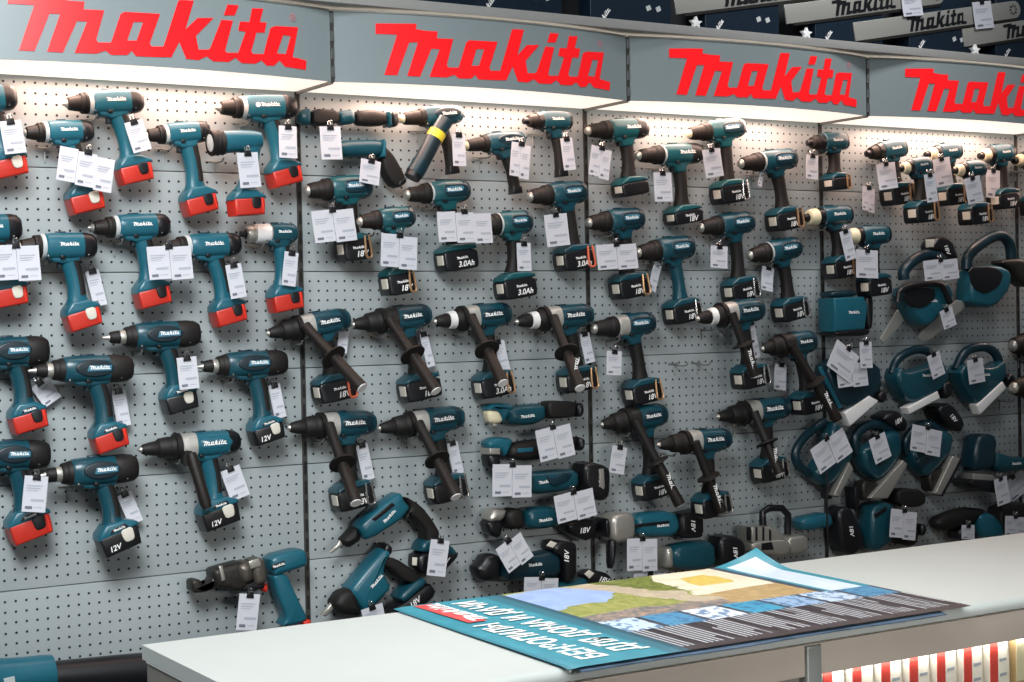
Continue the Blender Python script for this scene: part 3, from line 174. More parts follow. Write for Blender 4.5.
['saw1', 'chainsaw', 'chainsaw', 'teal cordless chainsaw with upright black battery, partly covered by a pair of cards', 'chainsaw with battery', [2.1553, -0.5652], [['guide_bar', 'steelbar', [[-0.1684, -0.1586], [-0.0864, -0.0645], [-0.0602, -0.1015], [-0.1537, -0.1735]], -0.055, -0.062, 0.002, 1], ['housing', 'teallight', [[-0.0922, -0.0279], [-0.0748, 0.0117], [0.061, 0.0186], [0.1112, 0.0236], [0.1381, -0.0308], [0.0852, -0.072], [0.0155, -0.1243], [-0.0267, -0.11]], -0.025, -0.1, 0.016, 1], ['brake_panel', 'black', [[-0.1134, 0.0011], [0.0315, 0.0065], [0.04, -0.0303], [-0.0156, -0.0628], [-0.0877, -0.0551]], -0.098, -0.106, 0.004, 1], ['hand_guard', 'TUBE:black', [[-0.1419, -0.0414], [-0.1319, 0.0075], [0.0425, 0.0194], [0.0673, -0.0008], [0.0927, -0.0478]], -0.115, 0.01, 0, 0], ['top_handle', 'TUBE:tealdark', [[-0.0681, 0.0312], [-0.072, 0.0611], [-0.002, 0.1076], [0.0775, 0.1145], [0.1053, 0.0909]], -0.07, 0.019, 0, 0], ['battery', 'black', [[0.0442, 0.1437], [0.0773, 0.1735], [0.1363, 0.166], [0.1684, 0.0982], [0.1581, 0.0833], [0.1132, 0.1184], [0.0519, 0.1216]], -0.025, -0.09, 0.012, 1], ['release_button', 'beige', [[0.0113, 0.16], [0.051, 0.161], [0.0469, 0.1356], [0.0126, 0.1341]], -0.088, -0.0925, 0.002, 0]], 'chainsaws on the pegboard'],
['saw2', 'chainsaw', 'chainsaw', 'teal chainsaw with round loop handle and long pale guide bar beside the fourth upright', 'loop-handled chainsaw', [2.4086, -0.5602], [['guide_bar', 'steelbar', [[-0.2456, -0.1613], [-0.2286, -0.1416], [-0.0669, -0.0416], [-0.0306, -0.0468], [-0.0291, -0.0674], [-0.1902, -0.1708], [-0.2339, -0.1764]], -0.05, -0.057, 0.002, 1], ['housing', 'teallight', [[-0.0411, -0.0023], [-0.0227, 0.0645], [0.0927, 0.0725], [0.1546, 0.0516], [0.1536, -0.0041], [0.0707, -0.0737], [-0.0421, -0.0582]], -0.02, -0.1, 0.016, 1], ['brake_panel', 'black', [[-0.0669, 0.0645], [0.0577, 0.0677], [0.1059, 0.0436], [0.0856, 0.0025], [0.0172, -0.0257], [-0.0398, -0.0047]], -0.098, -0.106, 0.004, 1], ['loop_handle', 'TUBE:tealdark', [[-0.0282, 0.0588], [-0.0224, 0.11], [0.0816, 0.1655], [0.1465, 0.1764], [0.1861, 0.1419], [0.1899, 0.0827]], -0.065, 0.019, 0, 0], ['front_arm', 'steeldark', [[0.1029, 0.0863], [0.1995, 0.0947], [0.2456, 0.0793], [0.2441, -0.0063], [0.1981, 0.0151], [0.1634, 0.0515]], -0.03, -0.095, 0.012, 1]], 'chainsaws on the pegboard'],
['bar1', 'barrel_grip_jigsaw', 'jigsaw', 'upright barrel-grip jigsaw with teal body and dark base beside the fourth upright', 'barrel-grip jigsaw', [2.5067, -1.1528], [['motor_head', 'tealdark', [[-0.1345, -0.0198], [-0.1242, 0.0526], [-0.1005, 0.102], [-0.0299, 0.0986], [-0.0149, 0.0706], [-0.0232, 0.0389], [-0.0412, -0.0208]], -0.02, -0.095, 0.018, 1], ['barrel', 'teal', [[-0.0202, 0.0398], [0.0712, 0.0142], [0.1477, 0.0101], [0.1733, 0.0005], [0.1727, -0.0356], [0.0619, -0.0339], [0.0033, -0.034], [-0.0228, -0.0114]], -0.02, -0.09, 0.02, 1], ['blade_guard', 'metal', [[-0.1368, -0.0258], [-0.0456, -0.0361], [-0.0218, -0.0541], [-0.1335, -0.0642]], -0.035, -0.09, 0.004, 0], ['base_plate', 'black', [[-0.1733, -0.0544], [-0.1514, -0.0435], [-0.0336, -0.0575], [0.0021, -0.0798], [-0.0104, -0.102], [-0.1519, -0.0721]], -0.02, -0.11, 0.005, 1]], 'jigsaws on the pegboard'],
['rec', 'multi_cutter', 'power tool', 'slanted teal cutter with fat black rear end under two cards at the counter edge', 'slanted cutter', [2.0367, -1.3059], [['rear_grip', 'rubber', [[-0.0106, 0.0966], [0.0855, 0.0941], [0.1181, 0.0745], [0.1176, 0.0421], [0.0769, 0.0333], [-0.0056, 0.0469]], -0.02, -0.09, 0.02, 1], ['housing', 'teal', [[-0.1197, 0.0509], [-0.0647, 0.0654], [-0.0211, 0.0491], [-0.023, -0.0641], [-0.1083, -0.0966], [-0.1297, -0.0455]], -0.018, -0.092, 0.016, 1], ['side_vents', 'black', [[-0.116, 0.0292], [-0.0672, 0.0495], [-0.0625, 0.0369], [-0.1115, 0.0155]], -0.09, -0.095, 0.002, 0], ['foot', 'black', [[0.1022, -0.0227], [0.1216, -0.0249], [0.1297, -0.0446], [0.1145, -0.0647], [0.0984, -0.0566]], -0.03, -0.085, 0.01, 1], ['lower_grip', 'rubber', [[-0.0055, -0.0013], [0.0906, -0.0166], [0.0973, -0.0671], [0.0739, -0.0959], [-0.0068, -0.0752]], -0.03, -0.08, 0.014, 1]], 'tools low at the counter edge'],
['ang', 'caulking_gun', 'power tool', 'low teal tool with black rounded nose showing over the far counter edge', 'black-nosed low tool', [2.3729, -1.3492], [['nose', 'rubber', [[-0.1581, 0.017], [-0.1316, 0.0367], [-0.015, 0.057], [0.0883, 0.0418], [0.039, 0.0057], [-0.033, -0.007], [-0.0897, -0.0145], [-0.1406, -0.0079]], -0.02, -0.08, 0.02, 1], ['housing', 'teallight', [[0.0294, 0.0292], [0.0937, 0.0321], [0.1485, -0.0132], [0.1581, -0.0544], [0.0591, -0.057], [0.0365, -0.0118]], -0.018, -0.088, 0.016, 1], ['lower_body', 'black', [[-0.0618, -0.013], [-0.0101, -0.0056], [0.0268, -0.0222], [0.0263, -0.0542], [-0.0587, -0.0513]], -0.02, -0.085, 0.012, 1]], 'tools low at the counter edge'],
['ang2', 'cordless_grinder', 'grinder', 'dark tool with teal end cut by the photo edge above the counter', 'dark tool at the counter corner', [2.607, -1.3476], [['grip', 'rubber', [[-0.1044, 0.0389], [-0.0304, 0.0517], [0.0361, 0.0497], [0.061, 0.0318], [0.0435, -0.0073], [-0.0315, -0.0087], [-0.0569, -0.0517], [-0.0977, -0.0444]], -0.018, -0.09, 0.018, 1], ['housing', 'teal', [[0.0137, 0.0377], [0.1044, 0.0385], [0.1035, -0.0174], [0.0279, -0.016]], -0.02, -0.095, 0.016, 1]], 'tools low at the counter edge']]

SC = bpy.context.scene
COL = SC.collection
PI = math.pi
AX = -0.052          # distance of a hanging tool's axis from the pegboard (wall face is y = 0)
WB = 0.9             # bay width between uprights
FLOOR = -2.1
CT = -1.2            # counter top height

# ------------------------------------------------------------------ materials
def lin(h):
    h = h.lstrip('#'); out = []
    for i in (0, 2, 4):
        c = int(h[i:i+2], 16) / 255
        out.append(c / 12.92 if c <= .04045 else ((c + .055) / 1.055) ** 2.4)
    return out + [1]
M = {}
def mat(name, col, rough=.45, metal=0, spec=.5, bump=0, var=0, scale=60, emit=None, est=0):
    m = bpy.data.materials.new(name); m.use_nodes = True
    nt = m.node_tree; b = nt.nodes['Principled BSDF']
    b.inputs['Base Color'].default_value = lin(col)
    b.inputs['Roughness'].default_value = rough
    b.inputs['Metallic'].default_value = metal
    b.inputs['Specular IOR Level'].default_value = spec
    if emit:
        b.inputs['Emission Color'].default_value = lin(emit); b.inputs['Emission Strength'].default_value = est
    if var or bump:
        tc = nt.nodes.new('ShaderNodeTexCoord'); n = nt.nodes.new('ShaderNodeTexNoise')
        n.inputs['Scale'].default_value = scale; n.inputs['Detail'].default_value = 4
        nt.links.new(tc.outputs['Object'], n.inputs['Vector'])
        if var:
            mx = nt.nodes.new('ShaderNodeMixRGB'); mx.blend_type = 'MULTIPLY'
            mx.inputs[1].default_value = lin(col)
            cr = nt.nodes.new('ShaderNodeValToRGB')
            cr.color_ramp.elements[0].position = .3; cr.color_ramp.elements[1].position = .7
            g = 1 - var; cr.color_ramp.elements[0].color = (g, g, g, 1); cr.color_ramp.elements[1].color = (1, 1, 1, 1)
            nt.links.new(n.outputs['Fac'], cr.inputs[0]); nt.links.new(cr.outputs[0], mx.inputs[2])
            mx.inputs[0].default_value = 1
            nt.links.new(mx.outputs[0], b.inputs['Base Color'])
        if bump:
            bp = nt.nodes.new('ShaderNodeBump'); bp.inputs['Strength'].default_value = bump; bp.inputs['Distance'].default_value = .002
            nt.links.new(n.outputs['Fac'], bp.inputs['Height']); nt.links.new(bp.outputs[0], b.inputs['Normal'])
    M[name] = m
    return m
mat('teal', '134552', .32, var=.12)
mat('teallight', '1a5b6c', .33, var=.1)
mat('tealgreen', '165158', .32, var=.1)
mat('tealdark', '0d2c37', .34, var=.1)
mat('panel', '12242c', .4)
mat('label', '3a7288', .3)
mat('rubber', '191716', .6, spec=.35, var=.2, bump=.15, scale=220)
mat('brownrubber', '1c1613', .55, spec=.35, var=.15)
mat('black', '101115', .38)
mat('red', 'bd2a1b', .42, var=.08)
mat('redplastic', 'd8301c', .45)
mat('orange', 'd8694a', .4)
mat('beige', 'cfcabd', .5)
mat('cream', 'd9cfae', .5)
mat('collar', 'b9bdbd', .4)
mat('whitemetal', 'ececea', .4, .1)
mat('metal', 'b4b2aa', .36, .65)
mat('steelmid', '6f6a62', .42, .7, var=.25)
mat('steeldark', '3c3a37', .45, .6, var=.3)
mat('steelbar', 'b0afa8', .4, .5)
mat('gold', 'caa27c', .3, .8)
mat('chrome', 'e4e4e2', .18, .95)
mat('wire', 'a9acae', .3, .85)
mat('yellow', 'd9c531', .45)
mat('white', 'f2f2f0', .5)
mat('card', 'c8c9d0', .6)
mat('ink', 'a6abb6', .7)
mat('inkdark', '6a6f7a', .7)
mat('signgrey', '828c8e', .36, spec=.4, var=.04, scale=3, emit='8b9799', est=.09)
mat('signred', 'e8181e', .34, emit='ff1a20', est=.42)
mat('signpink', 'd07f86', .3)
mat('shelfgrey', '9b9a97', .4, var=.05)
mat('diffuser', 'f4ece2', .5, emit='fff0e2', est=1.0)
mat('tubelight', 'ffffff', .5, emit='fff2e2', est=4.0)
mat('bracket', '807a74', .45)
mat('bracketdark', '3a3835', .5)
mat('slot', '0c0d10', .6)
mat('navy', '0e2030', .4, var=.2)
mat('upperwall', '1c2024', .7, var=.2)
mat('counter', 'bcc2bf', .42, var=.03, scale=8)
mat('counteredge', 'c8cac6', .4)
mat('apron', 'beb3a8', .4, .1, var=.05, scale=10)
mat('sidepanel', '8a867e', .5, var=.08)
mat('alu', '8f938f', .45, .3)
mat('floor', '8f8a80', .5, var=.2, scale=8)
mat('pile', '5a6f86', .45, var=.5, scale=25)
mat('lens', 'cfd6d8', .08, .4)
mat('tealpaper', '35a0b4', .4)
mat('redpaper', 'd94f52', .4)
mat('packwhite', 'eee8de', .5)
mat('packred', 'd5473f', .5)
mat('packbrown', 'b09468', .5)
mat('pegmetal', '9a9a97', .45, .7)
mat('castmetal', 'bdbbb4', .38, .35, var=.2)
def glass():
    m = bpy.data.materials.new('glass'); m.use_nodes = True; nt = m.node_tree
    nt.nodes.clear(); o = nt.nodes.new('ShaderNodeOutputMaterial'); mx = nt.nodes.new('ShaderNodeMixShader')
    t = nt.nodes.new('ShaderNodeBsdfTransparent'); g = nt.nodes.new('ShaderNodeBsdfGlossy'); f = nt.nodes.new('ShaderNodeLayerWeight')
    t.inputs[0].default_value = (.95, .97, .96, 1)
    p = nt.nodes.new('ShaderNodeMath'); p.operation = 'POWER'; p.inputs[1].default_value = 5
    q = nt.nodes.new('ShaderNodeMath'); q.operation = 'MULTIPLY_ADD'; q.inputs[1].default_value = .6; q.inputs[2].default_value = .03
    g.inputs['Roughness'].default_value = .03
    nt.links.new(f.outputs['Facing'], p.inputs[0]); nt.links.new(p.outputs[0], q.inputs[0]); nt.links.new(q.outputs[0], mx.inputs[0])
    nt.links.new(t.outputs[0], mx.inputs[1]); nt.links.new(g.outputs[0], mx.inputs[2])
    nt.links.new(mx.outputs[0], o.inputs[0]); M['glass'] = m
glass()
def pegboard():
    # perforated steel: 25 mm hole grid, no holes along the joints between panels (object coordinates = metres on the wall)
    m = bpy.data.materials.new('pegboard'); m.use_nodes = True; nt = m.node_tree; N = nt.nodes; K = nt.links
    b = N['Principled BSDF']
    tc = N.new('ShaderNodeTexCoord'); sp = N.new('ShaderNodeSeparateXYZ'); K.new(tc.outputs['Object'], sp.inputs[0])
    def mth(op, a, bv=None, c=None):
        n = N.new('ShaderNodeMath'); n.operation = op
        for i, v in enumerate((a, bv, c)):
            if v is None: continue
            if isinstance(v, (int, float)): n.inputs[i].default_value = v
            else: K.new(v, n.inputs[i])
        return n.outputs[0]
    xb = mth('FLOORED_MODULO', sp.outputs[0], WB)
    dx = mth('SUBTRACT', mth('FLOORED_MODULO', mth('ADD', xb, .0125), .025), .0125)
    zb = mth('FLOORED_MODULO', sp.outputs[2], .25)
    dz = mth('SUBTRACT', mth('FLOORED_MODULO', mth('ADD', zb, .0125), .025), .0125)
    r = mth('SQRT', mth('ADD', mth('MULTIPLY', dx, dx), mth('MULTIPLY', dz, dz)))
    hole = mth('LESS_THAN', r, .0031)
    okz = mth('MULTIPLY', mth('GREATER_THAN', zb, .015), mth('LESS_THAN', zb, .235))
    okx = mth('MULTIPLY', mth('GREATER_THAN', xb, .0155), mth('LESS_THAN', xb, .885))
    fac = mth('MULTIPLY', hole, mth('MULTIPLY', okz, okx))
    ns = N.new('ShaderNodeTexNoise'); ns.inputs['Scale'].default_value = 3; K.new(tc.outputs['Object'], ns.inputs['Vector'])
    cr = N.new('ShaderNodeValToRGB'); cr.color_ramp.elements[0].color = lin('8f989a'); cr.color_ramp.elements[1].color = lin('a4abac')
    K.new(ns.outputs['Fac'], cr.inputs[0])
    mx = N.new('ShaderNodeMixRGB'); K.new(fac, mx.inputs[0]); K.new(cr.outputs[0], mx.inputs[1]); mx.inputs[2].default_value = lin('1a1c20')
    K.new(mx.outputs[0], b.inputs['Base Color']); b.inputs['Roughness'].default_value = .5; b.inputs['Specular IOR Level'].default_value = .35
    M['pegboard'] = m
pegboard()
def vcol(name, rough=.35):
    m = bpy.data.materials.new(name); m.use_nodes = True; nt = m.node_tree
    a = nt.nodes.new('ShaderNodeVertexColor'); a.layer_name = 'Col'
    b = nt.nodes['Principled BSDF']; nt.links.new(a.outputs[0], b.inputs['Base Color']); b.inputs['Roughness'].default_value = rough
    M[name] = m
vcol('print')

# ------------------------------------------------------------------ mesh helpers
def chaikin(p, n):
    for _ in range(n):
        q = []
        for i in range(len(p)):
            a, b = p[i], p[(i+1) % len(p)]
            q.append((a[0]*.8+b[0]*.2, a[1]*.8+b[1]*.2)); q.append((a[0]*.2+b[0]*.8, a[1]*.2+b[1]*.8))
        p = q
    return [tuple(v) for v in p]
def area2(p):
    return sum(p[i][0]*p[(i+1) % len(p)][1]-p[(i+1) % len(p)][0]*p[i][1] for i in range(len(p)))
def inset(p, d):
    n = len(p); out = []; s = 1 if area2(p) > 0 else -1
    for i in range(n):
        a, b, c = p[i-1], p[i], p[(i+1) % n]
        e1 = Vector((b[0]-a[0], b[1]-a[1])); e2 = Vector((c[0]-b[0], c[1]-b[1]))
        if e1.length < 1e-9 or e2.length < 1e-9: out.append(b); continue
        n1 = Vector((-e1.y, e1.x)).normalized()*s; n2 = Vector((-e2.y, e2.x)).normalized()*s
        m = n1+n2
        if m.length < 1e-6: out.append(b); continue
        m = m.normalized(); k = min(1/max(m.dot(n1), .5), 1.6)
        out.append((b[0]+m.x*d*k, b[1]+m.y*d*k))
    # edges that turned round are pinched together so that the rim never folds over itself
    for _ in range(12):
        bad = [(out[(i+1) % n][0]-out[i][0])*(p[(i+1) % n][0]-p[i][0])+(out[(i+1) % n][1]-out[i][1])*(p[(i+1) % n][1]-p[i][1]) < -1e-12 for i in range(n)]
        if not any(bad): break
        for i in range(n):
            if bad[i]:
                j = (i+1) % n; mx, mz = (out[i][0]+out[j][0])/2, (out[i][1]+out[j][1])/2
                out[i] = (mx, mz); out[j] = (mx, mz)
                h, k = i-1, (j+1) % n
                if bad[h]: out[h] = (mx, mz)
                if bad[j]: out[k] = (mx, mz)
    return out
class MB:
    def __init__(s): s.v = []; s.f = []; s.mi = []
    def add(s, vs, fs, mi=0):
        o = len(s.v); s.v += [tuple(v) for v in vs]; s.f += [tuple(i+o for i in f) for f in fs]; s.mi += [mi]*len(fs); return s
    def rings(s, R, mi=0, cap=True):
        n = len(R[0]); vs = [v for r in R for v in r]; fs = []
        for j in range(len(R)-1):
            for i in range(n):
                k = (i+1) % n; fs.append((j*n+i, j*n+k, (j+1)*n+k, (j+1)*n+i))
        if cap: fs.append(tuple(range(n))[::-1]); fs.append(tuple((len(R)-1)*n+i for i in range(n)))
        return s.add(vs, fs, mi)
    def lathe(s, prof, n=20, cy=0, cz=0, ey=1, ez=1, pw=2, mi=0):      # along local X; pw > 2 gives squarer sections
        R = []
        for x, r in prof:
            ring = []
            for i in range(n):
                a = 2*PI*i/n; c, q = math.cos(a), math.sin(a)
                k = (abs(c)**pw+abs(q)**pw)**(-1/pw)
                ring.append((x, cy+r*ey*c*k, cz+r*ez*q*k))
            R.append(ring)
        return s.rings(R, mi)
    def prism(s, pl, y0, y1, bev=0, mi=0):                              # outline in XZ, pulled along Y with rounded rims
        if y0 > y1: y0, y1 = y1, y0
        if bev <= 0:
            R = [[(x, y, z) for x, z in pl] for y in (y0, y1)]
        else:
            bev = min(bev, (y1-y0)*.49); R = []
            st = [(1-math.cos(a), 1-math.sin(a)) for a in (0, PI/6, PI/3, PI/2)]
            for iy, io in [(q[0], q[1]) for q in st]:
                R.append([(x, y0+bev*iy, z) for x, z in inset(pl, bev*io)])
            for iy, io in [(q[0], q[1]) for q in st][::-1]:
                R.append([(x, y1-bev*iy, z) for x, z in inset(pl, bev*io)])
        return s.rings(R, mi)
    def tube(s, pts, r, n=8, mi=0, closed=False, rs=None):
        P = [Vector(p) for p in pts]; R = []; up = None
        for i, p in enumerate(P):
            a = P[max(i-1, 0)]; b = P[min(i+1, len(P)-1)]; t = (b-a)
            t = t.normalized() if t.length > 1e-9 else Vector((0, 0, 1))
            if up is None:
                up = Vector((0, 1, 0)) if abs(t.y) < .9 else Vector((1, 0, 0))
            sd = t.cross(up).normalized(); up = sd.cross(t).normalized()
            rr = rs[i] if rs else r
            R.append([p+sd*rr*math.cos(2*PI*k/n)+up*rr*math.sin(2*PI*k/n) for k in range(n)])
        return s.rings(R, mi)
    def box(s, c, d, mi=0, ry=0, bev=0):
        x, y, z = d[0]/2, d[1]/2, d[2]/2
        pl = [(-x, -z), (x, -z), (x, z), (-x, z)]
        cs, sn = math.cos(ry), math.sin(ry)
        pl = [(c[0]+a*cs-b*sn, c[2]+a*sn+b*cs) for a, b in pl]
        return s.prism(pl, c[1]-y, c[1]+y, bev, mi)
    def flat(s, pl, fn, mi=0):                                          # filled outline with holes -> mapped by fn(x, z)
        loops = [[Vector((a, b, 0)) for a, b in l] for l in pl]
        tri = tessellate_polygon(loops); pts = [p for l in loops for p in l]
        return s.add([fn(p.x, p.y) for p in pts], tri, mi)
    def mesh(s, name, mats, smooth=38):
        me = bpy.data.meshes.new(name); me.from_pydata(s.v, [], s.f)
        bm = bmesh.new(); bm.from_mesh(me); bmesh.ops.recalc_face_normals(bm, faces=bm.faces)
        bm.to_mesh(me); bm.free()
        for m in (mats if isinstance(mats, (list, tuple)) else [mats]): me.materials.append(M[m])
        me.polygons.foreach_set('material_index', s.mi); me.polygons.foreach_set('use_smooth', [True]*len(me.polygons))
        me.set_sharp_from_angle(angle=math.radians(smooth)); me.update()
        return me
    def build(s, name, mats, parent=None, loc=(0, 0, 0), rot=(0, 0, 0), smooth=38):
        return put(name, s.mesh(name, mats, smooth), parent, loc, rot)
def put(name, data, parent=None, loc=(0, 0, 0), rot=(0, 0, 0), scale=(1, 1, 1)):
    o = bpy.data.objects.new(name, data); COL.objects.link(o); o.parent = parent
    o.location = loc; o.rotation_euler = rot; o.scale = scale
    return o
def tag(o, label=None, cat=None, group=None, kind=None):
    if label: o['label'] = label
    if cat: o['category'] = cat
    if group: o['group'] = group
    if kind: o['kind'] = kind
    return o
def thing(name, label, cat, loc, rot=(0, 0, 0), group=None):
    o = put(name, None, None, loc, rot); o.empty_display_size = .02
    return tag(o, label, cat, group)
def smoothpath(p, n=3):
    for _ in range(n):
        q = [p[0]]
        for a, b in zip(p, p[1:]):
            q.append(tuple(a[i]*.75+b[i]*.25 for i in range(len(a)))); q.append(tuple(a[i]*.25+b[i]*.75 for i in range(len(a))))
        p = q+[p[-1]]
    return p

# lettering drawn once from the sign's letter outlines, reused small on the tools
LX0, LX1 = .11, .828
def logo_mesh(name, material, w):
    k = w/(LX1-LX0); f = lambda x, z: ((x-(LX0+LX1)/2)*k, 0, (z-.05)*k)
    m = MB(); m.flat(LOGO[:3], f); m.flat([LOGO[3]], f)
    return m.mesh(name, material)
LOGO_WHITE = logo_mesh('lettering', 'white', 1.0)
LOGO_BLACK = logo_mesh('lettering', 'black', 1.0)
TXT = {}
def text_mesh(s, material, size=1.0, shear=0, bold=True):
    key = (s, material, size, shear)
    if key in TXT: return TXT[key]
    c = bpy.data.curves.new('lettering', 'FONT'); c.body = s; c.size = size; c.shear = shear
    c.align_x = 'CENTER'; c.align_y = 'CENTER'
    if bold: c.offset = (.018 if size < .05 else .03)*size
    o = bpy.data.objects.new('lettering_source', c); COL.objects.link(o)
    dg = bpy.context.evaluated_depsgraph_get()
    me = bpy.data.meshes.new_from_object(o.evaluated_get(dg)); me.name = 'lettering'
    bpy.data.objects.remove(o); me.materials.clear(); me.materials.append(M[material])
    TXT[key] = me
    return me
FACE = (PI/2, 0, 0)      # text/plane in XY stood up to face -Y

# ------------------------------------------------------------------ room and wall
def structure(o, kind='structure'): o['kind'] = kind; return o
X0, X1 = -1.8, 4.5
wall = structure(put('wall_back', None))
for k in range(-2, 5):
    for j in range(0, 7):
        zt = -.25*j; zb = zt-.25 if j else -.25
        if j == 0: zt = -.0; 
        m = MB(); m.box((k*WB+WB/2, .006, (zt+zb)/2), (WB-.0125, .012, zt-zb-.0022), 0, 0, .0012)
        o = m.build('pegboard_panel', 'pegboard', wall)
    m = MB(); m.box((k*WB+WB/2, .006, .06), (WB-.0125, .012, .118), 0, 0, .0012); m.build('pegboard_panel', 'pegboard', wall)
m = MB(); m.box(((X0+X1)/2, .022, -.95), (X1-X0, .012, 2.3)); m.build('backing_sheet', 'sidepanel', wall)
for k in range(-1, 5):
    m = MB(); m.box((k*WB, .004, -.95), (.0128, .014, 2.1), 0)
    for i in range(40): m.box((k*WB, -.0032, -.06-.05*i), (.0062, .0012, .035), 1)
    m.build('slotted_upright', ['bracketdark', 'slot'], wall)
m = MB(); m.box(((X0+X1)/2, .05, .95), (X1-X0, .1, 1.55)); structure(m.build('wall_upper', 'upperwall'))
m = MB(); m.box((1.3, -2.0, FLOOR-.05), (7.5, 6.0, .1)); structure(m.build('floor', 'floor'))

# ------------------------------------------------------------------ lit header signs
def hy(x, k): t = (x-k*WB-WB/2)/(WB/2); return -(.212+.058*(1-t*t))
LOFF = {-1: -.006, 0: 0, 1: .014, 2: .022, 3: .02}
ORD = {-1: 'first', 0: 'second', 1: 'third', 2: 'fourth', 3: 'fifth'}
NL = 28
for k in range(-1, 4):
    extra = {-1: 'its first letter cut by the top edge', 0: 'above the stick screwdriver', 1: 'above the two empty hooks bay', 2: 'above the impact driver cluster, cut by the photo edge', 3: 'past the last upright'}[k]
    t = thing('sign_board', 'curved grey sign with red lettering, %s' % extra, 'sign', (k*WB+WB/2, 0, 0), group='lit signs along the top of the pegboard')
    xs = [k*WB+.004+(WB-.008)*i/NL for i in range(NL+1)]
    m = MB(); R = []
    for x in xs:
        y = hy(x, k); R.append([(x-k*WB-WB/2, y, -.036), (x-k*WB-WB/2, y, .1385), (x-k*WB-WB/2, y+.004, .1385), (x-k*WB-WB/2, y+.004, -.036)])
    m.rings(R); m.build('fascia', 'signgrey', t)
    m = MB(); R = []
    for x in xs:
        y = hy(x, k)-.001; R.append([(x-k*WB-WB/2, y-.002, .1385), (x-k*WB-WB/2, y-.002, .1425), (x-k*WB-WB/2, y+.008, .1425), (x-k*WB-WB/2, y+.008, .1385)])
    m.rings(R); m.build('top_trim', 'metal', t)
    # open-bottomed tray: white translucent bottom with the lamp in it
    m = MB(); R = []
    for x in xs:
        y = hy(x, k)+.005; R.append([(x-k*WB-WB/2, y, -.034), (x-k*WB-WB/2, y, -.031), (x-k*WB-WB/2, -.002, -.031), (x-k*WB-WB/2, -.002, -.034)])
    m.rings(R); m.build('light_diffuser', 'diffuser', t)
    m = MB(); m.lathe([(-WB/2+.05, .012), (WB/2-.05, .012)], 12, -.13, .03); m.build('lamp_tube', 'tubelight', t)
    # lettering bent onto the curved fascia
    bm = bmesh.new()
    mm = MB(); mm.flat(LOGO[:3], lambda x, z: (x, 0, z)); mm.flat([LOGO[3]], lambda x, z: (x, 0, z))
    me = mm.mesh('lettering', 'signred', 180); bm.from_mesh(me)
    for i in range(1, 40):
        g = bm.verts[:]+bm.edges[:]+bm.faces[:]
        bmesh.ops.bisect_plane(bm, geom=g, plane_co=(.1+.74*i/40, 0, 0), plane_no=(1, 0, 0))
    for v in bm.verts:
        xw = v.co.x+k*WB+LOFF[k]; v.co = (xw-k*WB-WB/2, hy(xw, k)-.0022, v.co.z)
    bmesh.ops.recalc_face_normals(bm, faces=bm.faces)
    bm.to_mesh(me); bm.free(); put('lettering', me, t)
    x = k*WB+.79+LOFF[k]
    m = MB()
    for i in range(16):
        a, b = 2*PI*i/16, 2*PI*(i+1)/16
        q = [(.0085*math.cos(a), .0085*math.sin(a)), (.0085*math.cos(b), .0085*math.sin(b)), (.007*math.cos(b), .007*math.sin(b)), (.007*math.cos(a), .007*math.sin(a))]
        m.add([(u, 0, v) for u, v in q], [(0, 1, 2, 3)])
    rg = m.build('registered_mark', 'signpink', t, (x-k*WB-WB/2, hy(x, k)-.004, .109))
    put('mark_letter', text_mesh('R', 'signpink', .011), rg, (0, -.0004, 0), FACE)
    # end brackets and slotted chrome corner strip
    m = MB(); m.box((-WB/2, -.106, -.0375), (.006, .212, .008)); m.build('bracket', 'bracket', t)
    m = MB(); m.box((-WB/2, -.214, .05), (.008, .008, .176), 0)
    for i in range(4): m.box((-WB/2, -.2188, -.012+.044*i), (.0078, .002, .026), 1)
    m.build('corner_strip', ['bracketdark', 'chrome'], t)
    # the lamp's light
    li = bpy.data.lights.new('header_lamp', 'AREA'); li.shape = 'RECTANGLE'; li.size = .8; li.size_y = .16; li.energy = 2.5; li.color = (1, .64, .51)
    lo = bpy.data.objects.new('header_lamp', li); COL.objects.link(lo); lo.location = (k*WB+WB/2, -.125, -.042)
    li = bpy.data.lights.new('header_wall_fill', 'AREA'); li.shape = 'RECTANGLE'; li.size = .56; li.size_y = .03; li.energy = 1.5; li.color = (1, .68, .54)  # extra strip added close to the wall to brighten its top edge, no second tube
    lo = bpy.data.objects.new('header_wall_fill', li); COL.objects.link(lo); lo.location = (k*WB+WB/2, -.055, -.040)
m = MB(); m.box(((X0+X1)/2, -.128, .163), (X1-X0, .268, .026), 0, 0, .003)
tag(m.build('display_shelf', 'shelfgrey'), 'long grey shelf running along the tops of all the signs', 'shelf')

# ------------------------------------------------------------------ chainsaw bars on the shelf
def bar(x, z, L, lab, rot=.175, y=-.1035, logo=True):
    t = thing('chainsaw_guide_bar', lab, 'chainsaw bar', (x, y, z), (0, -rot, 0), 'chainsaw guide bars above the signs')
    pl = [(0, 0), (L-.04, 0)]+[(L-.04+.029*math.sin(a), .029-.029*math.cos(a)) for a in [PI*i/10 for i in range(1, 10)]]+[(L-.04, .058), (0, .058)]
    m = MB(); m.prism(pl, -.003, .003, .001); m.build('bar_blade', 'steelbar', t)
    m = MB()
    for i in range(8):
        a = 2*PI*i/8; m.box((L-.048+.014*math.cos(a), -.0042, .029+.014*math.sin(a)), (.007, .0016, .004), 0, a)
    m.build('nose_sprocket', 'black', t)
    m = MB(); m.box((L*.5, .001, -.004), (L-.06, .004, .008)); m.build('saw_chain', 'steeldark', t)
    put('lettering', LOGO_BLACK, t, (L*.47, -.0045, .029), (0, 0, 0), (.27, 1, .27))
bar(1.157, .24, .66, 'grey chainsaw bar with black lettering mostly cut off by the top edge')
